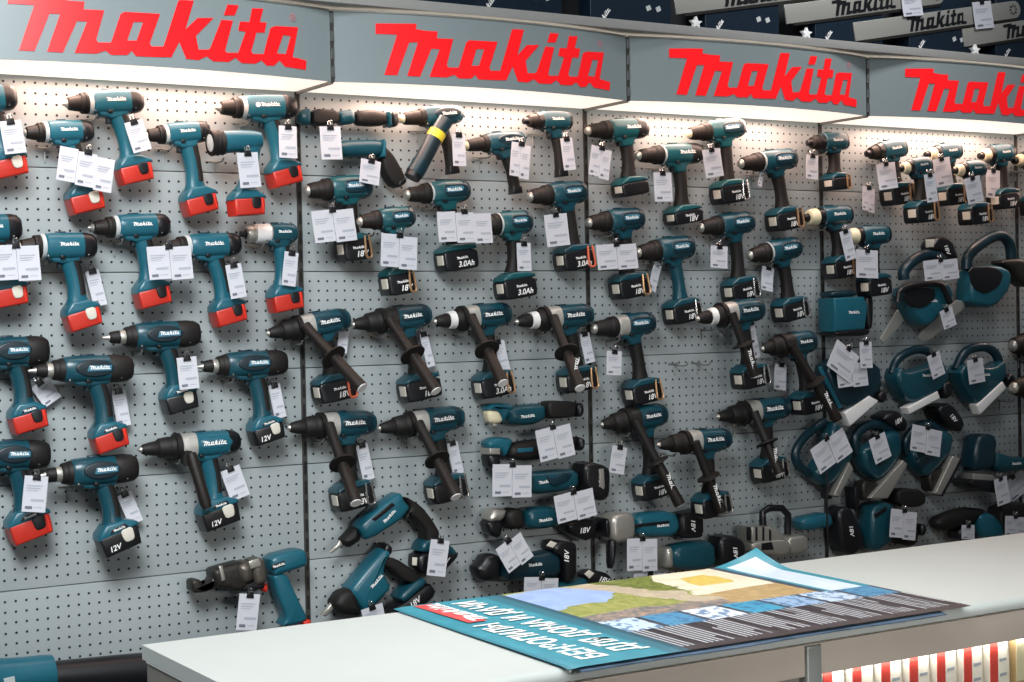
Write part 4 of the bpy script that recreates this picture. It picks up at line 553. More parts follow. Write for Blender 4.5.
bar(1.577, .244, .70, 'half-hidden grey chainsaw bar with a price card near its nose')
bar(1.859, .212, .78, 'grey chainsaw bar with complete black lettering and round sprocket nose at the far top corner')
bar(2.343, .228, .70, 'grey chainsaw bar cut by the photo edge, lowest at the far top corner')
for i, x in enumerate([-.1, .2, .48, .86, 1.27, 1.70, 2.1, 2.5]):
    where = ['over the second sign start', 'over the second sign middle', 'over the second sign end', 'over the third sign start', 'over the third sign middle', 'over the third sign end', 'over the fourth sign start', 'over the fourth sign end'][i]
    t = thing('chain_carton', 'dark navy chain carton standing on the shelf %s' % where, 'carton', (x+.14, -.07, .176), group='navy cartons on the shelf')
    m = MB(); m.box((0, 0, .12), (.285, .06, .24), 0, 0, .004); m.build('carton_body', 'navy', t)
    put('lettering', LOGO_WHITE, t, (-.1, -.0315, .035), (0, -.9, 0), (.07, 1, .07))
    m = MB()
    for q in (.06, .095):
        m.box((q, -.031, .075), (.016, .001, .014), 0, 0.4)
    m.build('printed_spots', 'collar', t)
for i, (x, z) in enumerate([(1.14, .176), (1.555, .176), (2.27, .176)]):
    m = MB(); pts = []
    for j in range(10):
        r = .022 if j % 2 == 0 else .010
        pts.append((r*math.cos(2*PI*j/10+.3), .02+r*.85*math.sin(2*PI*j/10+.3)))
    m.prism(pts, -.006, .006, .001)
    tag(m.build('star_sticker', 'white', None, (x, -.215, z)), 'small crumpled white paper star on the shelf edge %s' % ['above the third sign start', 'above the third sign middle', 'above the fourth sign'][i], 'paper', 'paper stars on the shelf edge')

# ------------------------------------------------------------------ pistol-shaped tools
HOOKS = []
OWNER = {}
def rot2(p, a): return (p[0]*math.cos(a)-p[1]*math.sin(a), p[0]*math.sin(a)+p[1]*math.cos(a))
CATN = {'nicd': ('cordless_drill', 'drill'), 'nicdbig': ('cordless_drill', 'drill'), 'li': ('cordless_drill', 'drill'), 'slim': ('drill_driver', 'drill'), 'slimimp': ('impact_driver', 'impact driver'),
        'impact': ('impact_driver', 'impact driver'), 'hammer': ('hammer_drill', 'hammer drill'), 'torch': ('cordless_torch', 'torch'), 'silver': ('impact_wrench', 'wrench')}
def pistol(key, kind, N, ang, L, T, B, phi, o, look, short):
    nm, cat = CATN[kind]
    root = thing(nm, look, cat, (N[0], AX+o.get('dy', 0), N[1]), (0, -ang, 0), cat+'s hanging on the pegboard')
    OWNER[key] = (short, N, ang)
    r = T/2
    nicd = kind in ('nicd', 'nicdbig', 'silver', 'torch') or o.get('style') == 'nicd'
    body = {'green': 'tealgreen'}.get(o.get('tone'), 'teallight' if kind in ('nicd',) else 'teal')
    P = lambda pr: [(x*L, q*r) for x, q in pr]
    def la(name, material, pr, pw=2, par=None, ey=1.0, n=22):
        m = MB(); m.lathe(P(pr), n, pw=pw, ey=ey); return m.build(name, material, par or root)
    hx = .60
    if kind == 'nicd':
        la('chuck_jaws', 'metal', [(0, .12), (.03, .2), (.05, .34), (.09, .36)])
        la('chuck', 'brownrubber', [(.06, .38), (.075, .52), (.15, .62), (.22, .68), (.225, .60)])
        la('torque_ring', 'rubber', [(.215, .76), (.225, .84), (.25, .86), (.252, .80), (.27, .80), (.272, .87), (.30, .88), (.31, .84)])
        la('collar', 'collar', [(.305, .86), (.315, .92), (.35, .93), (.36, .88)])
        la('housing', body, [(.35, .84), (.37, .96), (.45, 1), (.62, 1.02), (.80, 1.0), (.84, .96)], 2.6)
        la('rear_cap', 'black', [(.80, .93), (.815, 1.0), (.88, .99), (.94, .90), (.985, .66), (1.0, .35)], 2.5)
        lx, lw = .62, .24
    elif kind == 'nicdbig':
        la('chuck_jaws', 'metal', [(0, .1), (.05, .16), (.08, .3), (.10, .3)])
        la('chuck', 'rubber', [(.07, .3), (.09, .42), (.17, .50), (.175, .46)])
        la('chuck_ring', 'metal', [(.172, .50), (.178, .52), (.225, .52), (.23, .48)])
        la('torque_ring', 'rubber', [(.225, .62), (.235, .70), (.27, .76), (.275, .72), (.29, .80), (.33, .86), (.335, .8)])
        la('housing', 'teal', [(.325, .82), (.345, .92), (.45, .98), (.62, 1.0), (.76, .98), (.80, .95)], 2.6)
        la('rear_cap', 'rubber', [(.74, .93), (.76, 1.0), (.86, 1.0), (.94, .93), (.985, .75), (1.0, .5)], 2.6)
        m = MB(); pl = [(L*(.60+.19*math.cos(a)), r*(.08+.62*math.sin(a))) for a in [2*PI*i/24 for i in range(24)]]
        m.prism(pl, -r*1.03, -r*.7, .004); m.build('side_panel', 'panel', root)
        m = MB(); m.prism([(L*.52, r*-.14), (L*.76, r*-.10), (L*.76, r*.30), (L*.54, r*.28)], -r*1.045, -r*.9, .001); m.build('label_plate', 'label', root)
        lx, lw = .645, .20
    elif kind == 'torch':
        m = MB(); m.lathe([(0, r*.98), (.004, r), (.010, r*.93), (.018, r*1.0), (.022, r*.92), (.03, r*.98), (.034, r*.85)], 26); m.lathe([(.0, r*.98), (.006, r*.84), (.0061, r*.5)], 26); m.build('bezel', 'rubber', root)
        m = MB(); m.lathe([(-.002, r*.3), (.001, r*.84), (.004, r*.84)], 26); m.build('lens', 'lens', root)
        la('housing', 'teallight', [(.22, .80), (.28, .84), (.6, .82), (.85, .74), (.97, .6), (1.0, .3)], 2.5)
        lx, lw = 0, 0; hx = .72
    elif kind == 'silver':
        la('anvil', 'black', [(0, .3), (.08, .34), (.09, .5), (.11, .5)], 2)
        la('nose', 'metal', [(.10, .55), (.115, .72), (.17, .84), (.22, .80), (.225, .88), (.30, .90), (.52, .96), (.54, .9)])
        la('fin_rings', 'whitemetal', [(.26, .9), (.265, .935), (.50, .985), (.51, .95)])
        la('housing', 'teal', [(.53, .88), (.55, .98), (.8, 1.0), (.93, .95), (.985, .7), (1, .4)], 2.8)
        lx, lw = .73, .24; hx = .66
    elif kind in ('impact', 'slimimp'):
        ring = {1: 'cream', 2: 'cream'}.get(o.get('cream'), 'rubber')
        if kind == 'slimimp' or o.get('dark'): ring = 'brownrubber'
        k2 = 1.18 if o.get('cream') == 2 else 1
        la('bit_holder', 'black', [(0, .26), (.01, .34), (.09, .36), (.095, .42), (.14, .44)])
        la('nose_ring', ring, [(.10, .46*k2), (.115, .60*k2), (.20, .72*k2), (.26, .74*k2), (.27, .6)])
        la('hammer_case', 'black', [(.255, .6), (.265, .84), (.36, .92), (.38, .88)])
        la('housing', body, [(.365, .88), (.385, .98), (.6, 1.02), (.80, 1.0), (.92, .92), (.98, .68), (1, .4)], 2.5)
        la('rear_cap', 'black', [(.90, .80), (.905, .95), (.94, .92), (.99, .66), (1.004, .4)], 2.5)
        lx, lw = .63, .26
    elif kind == 'slim':
        la('chuck_jaws', 'cream', [(0, .2), (.03, .4), (.07, .45)])
        la('chuck', 'brownrubber', [(.05, .5), (.07, .58), (.16, .64), (.165, .60), (.18, .66), (.30, .72), (.31, .66)])
        la('gear_collar', 'rubber', [(.305, .78), (.32, .86), (.37, .9), (.38, .84)])
        la('housing', body, [(.365, .86), (.39, .98), (.6, 1.0), (.85, .92), (.95, .76), (1, .45)], 2.5)
        m = MB(); pl = [(L*(.70+.22*math.cos(a)), r*(.12+.55*math.sin(a))) for a in [2*PI*i/24 for i in range(24)]]
        m.prism(pl, -r*1.02, -r*.7, .004); m.build('side_panel', 'tealdark', root)
        lx, lw = .72, .24
    elif kind == 'li':
        la('chuck_jaws', 'cream' if o.get('cream') else 'metal', [(-.012, .16), (0, .32), (.03, .42), (.06, .46), (.08, .46)])
        gear = o.get('gear')
        la('chuck', 'brownrubber' if not gear else 'rubber', [(.045, .48), (.06, .58), (.10, .64), (.105, .60), (.12, .66), (.17, .70), (.175, .65), (.19, .70), (.26, .78), (.265, .72)])
        la('torque_ring', 'rubber', [(.255, .80), (.27, .88), (.30, .90), (.302, .84), (.335, .86), (.34, .92), (.36, .92), (.37, .86)])
        if o.get('ring'): la('collar', 'collar', [(.358, .88), (.364, .95), (.388, .96), (.395, .9)])
        if gear: la('gear_head', 'castmetal', [(.365, .86), (.38, .97), (.52, .98), (.53, .9)], 2.4)
        la('housing', body, [(.37 if not gear else .52, .86), (.40 if not gear else .54, .98), (.6, 1.02), (.80, 1.0), (.90, .92), (.97, .70), (1, .4)], 2.5)
        if o.get('cap'):
            la('rear_cap', 'black', [(.76, .9), (.775, 1.02), (.90, .98), (.975, .76), (1.005, .4)], 2.5)
        else:
            m = MB(); m.prism(chaikin([(L*.52, -.5*r), (L*.86, -.5*r), (L*.93, .1*r), (L*.88, .62*r), (L*.52, .66*r)], 2), -r*1.035, -r*.7, .004); m.build('side_panel', 'tealdark', root)
            m = MB(); m.prism(chaikin([(L*.55, -.12*r), (L*.82, -.10*r), (L*.85, .40*r), (L*.56, .42*r)], 1), -r*1.048, -r*.9, .001); m.build('label_plate', 'label', root)
        lx, lw = .69, .24
    elif kind == 'hammer':
        g = 'steeldark' if o.get('gear') == 'dark' else 'castmetal'
        la('chuck_jaws', 'metal', [(0, .1), (.02, .22), (.035, .26), (.06, .26)])
        la('chuck', 'rubber', [(.03, .30), (.05, .40), (.10, .50), (.18, .60), (.20, .56)])
        if o.get('whitering'): la('collar', 'whitemetal', [(.19, .60), (.195, .70), (.27, .74), (.275, .66)])
        la('torque_ring', 'rubber', [(.185 if not o.get('whitering') else .27, .66), (.20 if not o.get('whitering') else .275, .76), (.30, .84), (.305, .78), (.33, .86), (.40, .90), (.405, .8)])
        la('gear_head', g, [(.40, .84), (.41, .95), (.46, 1.0), (.545, 1.0), (.55, .9)], 2.6)
        la('housing', 'teal' if o.get('style') != 'nicd' else 'teallight', [(.535, .88), (.545, .99), (.7, 1.02), (.86, .98), (.95, .84), (.99, .6), (1, .4)], 2.6)
        if o.get('style') == 'nicd': la('rear_cap', 'black', [(.86, .9), (.87, 1.02), (.94, .92), (.985, .7), (1.005, .4)], 2.5)
        m = MB(); pl = [(L*.56, -.35*r), (L*.86, -.30*r), (L*.90, .1*r), (L*.86, .5*r), (L*.57, .55*r)]
        m.prism(chaikin(pl, 1), -r*1.035, -r*.8, .003); m.build('side_panel', 'teallight' if o.get('style') == 'nicd' else 'tealdark', root)
        lx, lw = .71, .24; hx = .64
    if lw:
        put('lettering', LOGO_WHITE, root, (L*lx, -r*1.055, r*.14), (0, 0, 0), (L*lw, 1, L*lw))
    if (kind == 'li' and not o.get('cap')) or (kind == 'hammer' and o.get('style') != 'nicd'):
        la('rear_cap', 'tealdark', [(.855, .95), (.86, 1.005), (.90, .965), (.955, .80), (.988, .6), (1.004, .4)], 2.55)
    if kind not in ('torch',):
        m = MB(); m.box((L*(hx-.06), -r*.80, -r*.80), (.011, r*.3, .0075), 0, 0, .002); m.build('direction_switch', 'black', root)
    # screws showing as bright dots
    m = MB()
    for sx, sz in ((hx-.24, -.70), (.86, -.62)):
        m.lathe([(-.0012, .0022), (.0012, .0022)], 10)
        n = 20
        for i in range(len(m.v)-n, len(m.v)):
            x, y, z = m.v[i]; m.v[i] = (L*sx+y, -r*.82-x, r*sz+z)
    if kind != 'torch': m.build('screw', 'chrome', root)
    # battery, foot, handle
    slim = kind in ('slim', 'slimimp')
    bs = o.get('bs', 1)
    if slim: w, h, d = .034, .022, .03
    elif nicd: w, h, d = .080*bs, .043*(1+(bs-1)*.6), .062
    else: w, h, d = .106*bs, (.040 if o.get('thin') else .056), .066
    if kind in ('impact',): w *= .93
    bat = lambda pl: [(B[0]+rot2(p, phi)[0], B[1]+rot2(p, phi)[1]) for p in pl]
    footm = 'teallight' if nicd else body
    if slim:
        m = MB(); m.prism(bat([(-w/2, -h/2), (w/2, -h/2), (w*.5, h*.3), (w*.35, h/2), (-w*.4, h/2)]), -d/2, d/2, .005); m.build('battery', 'black', root)
    else:
        pl = [(-w*.48, -h/2), (w*.46, -h/2), (w*.5, h*.1), (w*.5, h/2), (-w*.5, h/2), (-w*.5, -h*.2)]
        bcol = o.get('batt', 'black')
        if not nicd: pl = chaikin([(-w*.50, -h*.30), (-w*.44, -h*.5), (w*.44, -h*.5), (w*.5, -h*.34), (w*.5, h*.5), (-w*.42, h*.5), (-w*.5, h*.34)], 1)
        m = MB(); m.prism(bat(pl), -d/2, d/2, .006); bt = m.build('battery', bcol, root)
        ft = [(-w*.52, h*.42), (w*.56, h*.42), (w*.54, h*.62), (w*.26, h*.5+.020), (-w*.22, h*.5+.026), (-w*.46, h*.5+.010)]
        if not nicd: ft = [(-w*.50, h*.44), (w*.50, h*.44), (w*.49, h*.62), (w*.26, h*.5+.014), (-w*.20, h*.5+.017), (-w*.44, h*.5+.006)]
        m = MB(); m.prism(bat(ft), -d*.52, d*.52, .007); m.build('foot', footm, root)
        if nicd:
            bc = 'black' if o.get('btn') == 'black' else 'beige'
            m = MB(); m.prism(chaikin(bat([(w*.04, h*.52), (w*.36, h*.52), (w*.34, h*-.02), (w*.28, h*-.14), (w*.12, h*-.14), (w*.06, h*-.02)]), 1), -d/2-.003, d/2*.5, .002)
            m.build('release_button', bc, bt)
            if bcol == 'red':
                m = MB(); m.prism(bat([(w*.38, h*-.42), (w*.43, h*-.42), (w*.43, h*.44), (w*.38, h*.44)]), -d/2-.0012, 0, .001); m.build('side_rib', 'redplastic', bt)
            if kind == 'nicdbig' or o.get('style'):
                m = MB(); m.prism(bat([(-w*.22, h*.56), (w*.28, h*.56), (w*.22, h*.78), (-w*.14, h*.74)]), -d*.535, 0, .001); lp = m.build('foot_label', 'black', root)
                q = bat([(w*.04, h*.66)])[0]
                put('lettering', LOGO_WHITE, lp, (q[0], -d*.54-.0005, q[1]), (0, -phi, 0), (.03, 1, .03))
            if o.get('txt'):
                q = bat([(-w*.22, -h*.18)])[0]
                put('battery_lettering', text_mesh(o['txt'], 'white', .018, .2), bt, (q[0], -d/2-.0008, q[1]), (PI/2, -phi, 0))
        else:
            # pale release button on the nose-side face of the battery, wrapping its corner
            m = MB(); m.prism(bat([(-w*.5-.0025, -h*.14), (-w*.5+.006, -h*.14), (-w*.5+.008, h*.32), (-w*.5-.0025, h*.32)]), -d*.40, d*.10, .002); m.build('release_button', 'beige', bt)
            if o.get('txt'):
                q = bat([(w*.10, -h*.22)])[0]
                put('battery_lettering', text_mesh(o['txt'], 'white', .021, .25), bt, (q[0], -d/2-.0008, q[1]), (PI/2, -phi, 0))
                q = bat([(w*.02, h*.10)])[0]
                put('battery_lettering', LOGO_WHITE, bt, (q[0], -d/2-.0008, q[1]), (0, -phi, 0), (.036, 1, .036))
            if o.get('clip'):
                cm = {'gold': 'gold', 'orange': 'orange', 'chrome': 'chrome'}[o['clip']]
                pth = [bat([p])[0] for p in ((w*.26, h*.62), (w*.22, -h*.30), (w*.27, -h*.44), (w*.40, -h*.44), (w*.44, -h*.30), (w*.40, h*.62))]
                m = MB(); m.tube(smoothpath([(a, -d/2-.005, c) for a, c in pth], 2), .0032, 8); m.build('belt_clip', cm, root)
    f = bat([(0.0, h/2+(.016 if not slim else -.004))])[0]
    top = (L*hx+.004, -r*.45)
    hm = o.get('hand') and 'teal' or ('rubber' if not nicd else ('teallight' if kind != 'nicdbig' else 'teal'))
    if o.get('hand') == 'teal' and o.get('style') == 'nicd': hm = 'teallight'
    dirv = Vector((f[0]-top[0], f[1]-top[1])); Lh = dirv.length; dn = dirv.normalized(); pv = Vector((-dn.y, dn.x))
    if pv.x < 0: pv = -pv
    sect = [(-.12, .026, .020), (0, .025, .0205), (.14, .0205, .019), (.4, .0180, .0178), (.65, .0172, .0172), (.85, .0188, .018), (1.0, .024, .0205)]
    if nicd: sect = [(a_, b_*1.16, c_) for a_, b_, c_ in sect]
    if slim: sect = [(-.1, .021, .017), (0, .020, .0165), (.2, .0160, .0155), (.6, .0145, .015), (1.0, .0155, .0155)]
    def handle(name, material, sc, dx=0, s2=1.0, y2=1.0):
        R = []
        for t, wx, wy in sc:
            c = Vector(top)+dn*Lh*t+pv*(.006*math.sin(PI*max(0, min(1, t))))+pv*dx
            ring = []
            for i in range(18):
                a = 2*PI*i/18; ca, sa = math.cos(a), math.sin(a); k = (abs(ca)**2.6+abs(sa)**2.6)**(-1/2.6)
                q = c+pv*(wx*s2*ca*k); ring.append((q.x, wy*y2*sa*k, q.y))
            R.append(ring)
        m = MB(); m.rings(R); return m.build(name, material, root)
    handle('handle', hm, sect)
    if not slim and kind != 'torch':
        if nicd: handle('rear_grip', 'rubber', [s_ for s_ in sect[1:-1]], .0085, .62, 1.03)
        else: handle('handle_spine', body, [s_ for s_ in sect[:3]], .000, .8, 1.05)
    if kind not in ('torch',):
        c = Vector(top)+dn*Lh*.14-pv*(.021 if not slim else .017)
        m = MB(); pl = [(c.x-.007, c.y-.016), (c.x+.008, c.y-.018), (c.x+.008, c.y+.014), (c.x-.004, c.y+.014), (c.x-.002, c.y)]
        m.prism(chaikin(pl, 1), -.009, .009, .003); m.build('trigger', 'black' if not nicd else 'panel', root)
        # neck flare between motor and handle
        tq = .30 if not nicd else .20
        e = Vector(top)+dn*Lh*tq; wn = .0185 if not slim else .0155
        pl = [(L*(hx-.21), -r*.45), (L*(hx-.18), -r*1.12), (top[0]-wn*1.25+dn.x*Lh*.05, top[1]-r*.75), (e.x-pv.x*wn, e.y-pv.y*wn), (e.x+pv.x*wn, e.y+pv.y*wn), (top[0]+dn.x*Lh*.1+wn*1.15, top[1]-r*.72), (L*(hx+.17), -r*.98), (L*(hx+.24), -r*.4)]
        m = MB(); m.prism(chaikin(pl, 1), -.0205 if not slim else -.017, .0205 if not slim else .017, .006); m.build('neck', body if kind != 'hammer' else ('teal' if not nicd else 'teallight'), root)
        m = MB(); m.box((L*(hx-.04), 0, r*1.0), (L*.12, r*.5, r*.2), 0, 0, .002); m.build('gear_switch', 'tealdark', root)
    if o.get('sticker'):
        m = MB(); m.lathe([(0, .0062), (.0008, .0062)], 18)
        for i, (x, y, z) in enumerate(m.v): m.v[i] = (L*.47+y, -r*1.0-x, r*.12+z)
        m.build('round_sticker', 'white', root)
    if o.get('E'):
        E = Vector((o['E'][0], o['E'][2], o['E'][1]))
        la('handle_clamp', 'rubber', [(.345, .9), (.35, 1.06), (.40, 1.06), (.405, .95)])
        if o.get('short'):
            a = Vector((L*.45, -r-.012, -r*.5)); 
            m = MB(); m.lathe([(-.012, .02), (.012, .02)], 16)
            for i, (x, y, z) in enumerate(m.v): m.v[i] = (L*.43+y*.8, -r-.004+x, -r*.9+z)
            m.build('side_handle_mount', 'rubber', root)
            d_ = E-a
            m = MB(); m.tube([a, a+d_*.1, a+d_*.55, a+d_*.9, E], .012, 16, rs=[.012, .0145, .0135, .0145, .011]); m.build('side_handle', 'brownrubber', root)
        else:
            a = Vector((L*.395, -r-.008, r*.12)); d_ = E-a; ln = d_.length; u = d_.normalized()
            m = MB(); m.tube([a, a+d_*.2, a+d_*.5], .011, 14, rs=[.0145, .0125, .0135]); sh = m.build('side_handle', 'brownrubber' if o.get('handlecol') else 'rubber', root)
            m = MB(); m.tube([a+d_*.47, a+d_*.49, a+d_*.51, a+d_*.525], .03, 20, rs=[.018, .034, .035, .016]); m.build('handle_flange', 'rubber', sh)
            m = MB(); m.tube([a+d_*.52, a+d_*.6, a+d_*.85, a+d_*.97, E], .015, 16, rs=[.0148, .0152, .0155, .0168, .0160]); m.build('handle_grip', 'brownrubber', sh)
            m = MB(); m.tube([E, E+u*.0018], .011, 16, rs=[.0150, .0140]); m.build('end_cap', 'whitemetal', sh)
            if o.get('hl'):
                q = a+d_*.76; an = math.atan2(u.z, u.x)
                put('lettering', LOGO_WHITE, sh, (q.x-.002, q.y-.0165, q.z), (0, -an, 0), (.074, 1, .074))
    HOOKS.append((key, N[0]+math.cos(ang)*L*.36-math.sin(ang)*(-r*.9), N[1]+math.sin(ang)*L*.36+math.cos(ang)*(-r*.95), short))
for p in PISTOLS: pistol(*p)

# ------------------------------------------------------------------ peg hooks
def hook(x, z, label, full=False):
    t = thing('peg_hook', label, 'hook', (x, 0, z), group='chrome peg hooks')
    m = MB(); m.tube([(-.017, -.004, 0), (.017, -.004, 0)], .0018, 8); m.tube([(.004, -.004, 0), (.004, -.005, -.034)], .0018, 8)
    m.build('crossbar', 'pegmetal', t)
    m = MB(); m.tube(smoothpath([(.004, -.004, -.004), (.004, -.03, -.006), (.004, -.062, -.006), (.004, -.070, .004)], 2), .0022, 8); m.build('prong', 'pegmetal', t)
for key, x, z, short in HOOKS:
    if -.82 < x < 2.72: hook(x, z-.006, 'chrome wire peg hook carrying the %s' % short)
hook(1.20, -.778, 'empty chrome peg hook, nearer the silver-geared drill, nothing hung on it')
hook(1.285, -.778, 'empty chrome peg hook, nearer the white-collared hammer drill, nothing hung on it')

# ------------------------------------------------------------------ traced tools
GRP = {}
for key, name, cat, label, short, O, parts, group in TOOLS:
    yo = -.052
    t = thing(name, label, cat, (O[0], yo, O[1]), group=group)
    OWNER[key] = (short, O, 0); TP = []
    for pn, mt, pl, y0, y1, bev, ck in parts:
        m = MB()
        if mt.startswith('TUBE:'):
            mt = mt[5:]
            m.tube(smoothpath([(a, y0-yo, b) for a, b in pl], 1 if name in ('metal_cutting_saw', 'stick_torch') else 2), y1, 16)
        else:
            if pn in ('grip', 'handle', 'rear_grip'): bev = min(bev, .008)
            if pn in ('base_plate', 'sole_plate', 'guide_bar', 'base_edge'): ck = 0
            m.prism(chaikin([tuple(q) for q in pl], ck), y0-yo, y1-yo, bev)
        TP.append(m.build(pn, mt, t, smooth=42))
    for q, ob in zip(parts, list(t.children) if False else TP):
        if q[0] == 'battery' and name != 'cordless_stapler':
            pts = q[2]; bi = max(range(len(pts)), key=lambda i: (pts[i][0]-pts[i-1][0])**2+(pts[i][1]-pts[i-1][1])**2)
            sl = math.atan2(pts[bi][1]-pts[bi-1][1], pts[bi][0]-pts[bi-1][0])
            if abs(sl) > PI/2: sl -= math.copysign(PI, sl)
            bx = sum(v[0] for v in pts)/len(pts); bz = sum(v[1] for v in pts)/len(pts)
            put('battery_lettering', text_mesh('18V', 'white', .022, .25), ob, (bx, min(q[3], q[4])-yo-.0012, bz), (PI/2, -sl, 0))
    if name in ('jigsaw', 'power_planer', 'chainsaw', 'barrel_grip_jigsaw', 'cordless_stapler', 'angle_drill', 'impact_wrench', 'rotary_hammer', 'drywall_screwdriver', 'rebar_cutter', 'angle_grinder'):
        hp = [q for q in parts if q[0] in ('housing', 'name_plate', 'barrel')]
        hp = hp[-1]; cx = sum(q[0] for q in hp[2])/len(hp[2]); cz = sum(q[1] for q in hp[2])/len(hp[2])
        sl = {'rotary_hammer': .75, 'drywall_screwdriver': .7, 'rebar_cutter': .2, 'angle_drill': .06}.get(name, 0)
        sz = .034 if name == 'rebar_cutter' else .046
        put('lettering', LOGO_WHITE, t, (cx, min(hp[3], hp[4])-yo-.0012, cz), (0, -sl, 0), (sz, 1, sz))

# ------------------------------------------------------------------ price cards
CARD = {}
def card_mesh(w, h, n, bend):
    k = (round(w, 3), round(h, 3), n, bend)
    if k in CARD: return CARD[k]
    m = MB(); cw = w/n
    for i in range(n):
        x0 = -w/2+cw*i; x1 = x0+cw*.99; dy = -.0016*(i % 2); dz = (-.004*i if n > 1 else 0)
        f = lambda z: -bend*((h/2-z)/h)**2+dy
        zs = [h/2-h*j/6+dz for j in range(7)]
        fr = [[(x0, f(z-dz), z), (x1, f(z-dz), z), (x1, f(z-dz)+.0009, z), (x0, f(z-dz)+.0009, z)] for z in zs]
        m.rings(fr, 0)
        def ink(xa, xb, za, zb, mi):
            a, b = x0+cw*xa, x0+cw*xb; c, d = h/2-h*za+dz, h/2-h*zb+dz
            m.add([(a, f(c-dz)-.0008, c), (b, f(c-dz)-.0008, c), (b, f(d-dz)-.0008, d), (a, f(d-dz)-.0008, d)], [(0, 1, 2, 3)], mi)
        ink(.12, .80, .26, .29, 1); ink(.12, .70, .33, .36, 1); ink(.12, .62, .40, .42, 1)
        ink(.34, .9, .64, .71, 1); ink(.12, .42, .84, .92, 2); ink(.5, .85, .86, .88, 1)
    me = m.mesh('price_card', ['card', 'ink', 'inkdark'], 50); CARD[k] = me
    return me
def clip_mesh():
    m = MB(); m.prism([(-.0095, -.007), (.0095, -.007), (.0075, .007), (-.0075, .007)], -.0045, .0045, .001, 0)
    for s in (-1, 1):
        m.tube(smoothpath([(-.004, s*.003, .006), (-.0045, s*.006, .013), (0, s*.008, .018), (.0045, s*.006, .013), (.004, s*.003, .006)], 2), .0009, 6, 1)
    return m.mesh('binder_clip', ['black', 'chrome'])
CLIP = clip_mesh()
NW = {1: 'single white price card', 2: 'pair of white price cards', 3: 'row of three white price cards'}
SPECIAL = {'pl1a': ('pl1', 'tilted white price card, uppermost of the heap on the first planer'), 'pl1b': ('pl1', 'pair of white price cards, lowest of the heap on the first planer'),
           'pl1c': ('pl1', 'narrow white price card hanging beside the heap on the first planer'), 'm2b': ('m2', 'pair of white price cards hanging free left of the impact driver cluster'),
           'tgA': ('bar1', 'white price card hanging near the nose of the half-hidden chainsaw bar'), 'tgB': ('bar1', 'white price card hanging near the sprocket nose of the fully lettered chainsaw bar'),
           'barw': ('bar1', 'large plain white card hanging behind the barrel-grip jigsaw')}
for own, P0, w, h, rot, n in TAGS:
    if own in SPECIAL: lab = SPECIAL[own][1]
    else: lab = '%s clipped to the %s' % (NW[n], OWNER[own][0])
    behind = abs(P0[1]) < .06
    t = thing('price_tag', lab, 'price tag', tuple(P0), (0, -rot, 0), 'price cards clipped to the tools')
    put('price_card', card_mesh(w, h, n, .006 if behind else .003), t, (0, 0, 0))
    put('binder_clip', CLIP, t, (0, 0, h/2-.002))

# ------------------------------------------------------------------ leaf blower on a low shelf
m = MB(); m.box((-.55, -.22, -1.565), (2.4, .40, .03), 0, 0, .003); tag(m.build('low_shelf', 'black'), 'dark low shelf under the blower, mostly behind the counter', 'shelf')
t = thing('leaf_blower', 'teal leaf blower with long black tube lying on the low dark shelf', 'leaf blower', (-.715, -.15, -1.425))
m = MB(); m.lathe([(.0, .040), (.02, .041), (.16, .045), (.30, .047), (.55, .047)], 24); m.build('blower_tube', 'black', t, (0, 0, -.012), (0, .06, 0))
m = MB(); m.lathe([(-.16, .060), (-.13, .052), (-.06, .047), (-.01, .046), (.005, .044)], 24, ez=.98); m.build('nozzle', 'teallight', t)
m = MB(); m.lathe([(-.08, .03), (-.075, .095), (-.02, .108), (.06, .108), (.085, .09), (.09, .03)], 28)
for i, (x, y, z) in enumerate(m.v): m.v[i] = (-.24+y, x*.7-.02, z*.8-.0)
m.build('fan_housing', 'teallight', t)
m = MB(); m.lathe([(-.09, .02), (-.088, .06), (-.08, .065)], 24)
for i, (x, y, z) in enumerate(m.v): m.v[i] = (-.235+y, x*.8-.012, z)
m.build('air_intake', 'panel', t)
m = MB(); m.box((-.105, -.052, .0), (.024, .006, .03), 0, .1); m.build('warning_sticker', 'collar', t)

# ------------------------------------------------------------------ counter
cx0, cx1, cyb, cyf = -.80, 2.6, -1.05, -1.672
t = thing('counter_desk', 'long white-topped shop counter with grey apron and lit glass front', 'counter', ((cx0+cx1)/2, (cyb+cyf)/2, FLOOR))
O = t.location
def cb(name, c, d, mt, bev=.002, par=None):
    m = MB(); m.box((c[0]-O.x, c[1]-O.y, c[2]-O.z), d, 0, 0, bev); return m.build(name, mt, par or t)
L_ = cx1-cx0; D_ = cyb-cyf; xm = (cx0+cx1)/2; ym = (cyb+cyf)/2
pl = [(cyf, CT-.012), (cyf+.006, CT-.002), (cyf+.016, CT), (cyb, CT), (cyb, CT-.026), (cyf+.012, CT-.026), (cyf+.002, CT-.021)]
m = MB(); m.rings([[(x-O.x, a-O.y, b-O.z) for a, b in pl] for x in (cx0, cx1)]); m.build('worktop', 'counter', t, smooth=50)
cb('apron', (xm, cyf+.022, CT-.055), (L_-.01, .03, .058), 'apron')
cb('side_panel', (cx0+.012, ym+.01, (CT-.026+FLOOR)/2), (.018, D_-.05, -FLOOR+CT-.03), 'sidepanel')
cb('edge_strip', (cx0+.0035, ym+.01, CT-.0275), (.006, D_-.06, .003), 'whitemetal', 0)
cb('back_panel', (xm, cyb-.03, (CT-.03+FLOOR)/2), (L_-.06, .018, -FLOOR+CT-.03), 'sidepanel')
cb('front_panel', ((cx0+.03+.22)/2, cyf+.03, (CT-.084+FLOOR)/2), (.22-cx0-.03, .02, -FLOOR+CT-.084), 'sidepanel')
cb('aluminium_post', (.2385, cyf+.018, (CT-.026+FLOOR)/2), (.036, .036, -FLOOR+CT-.03), 'alu', .004)
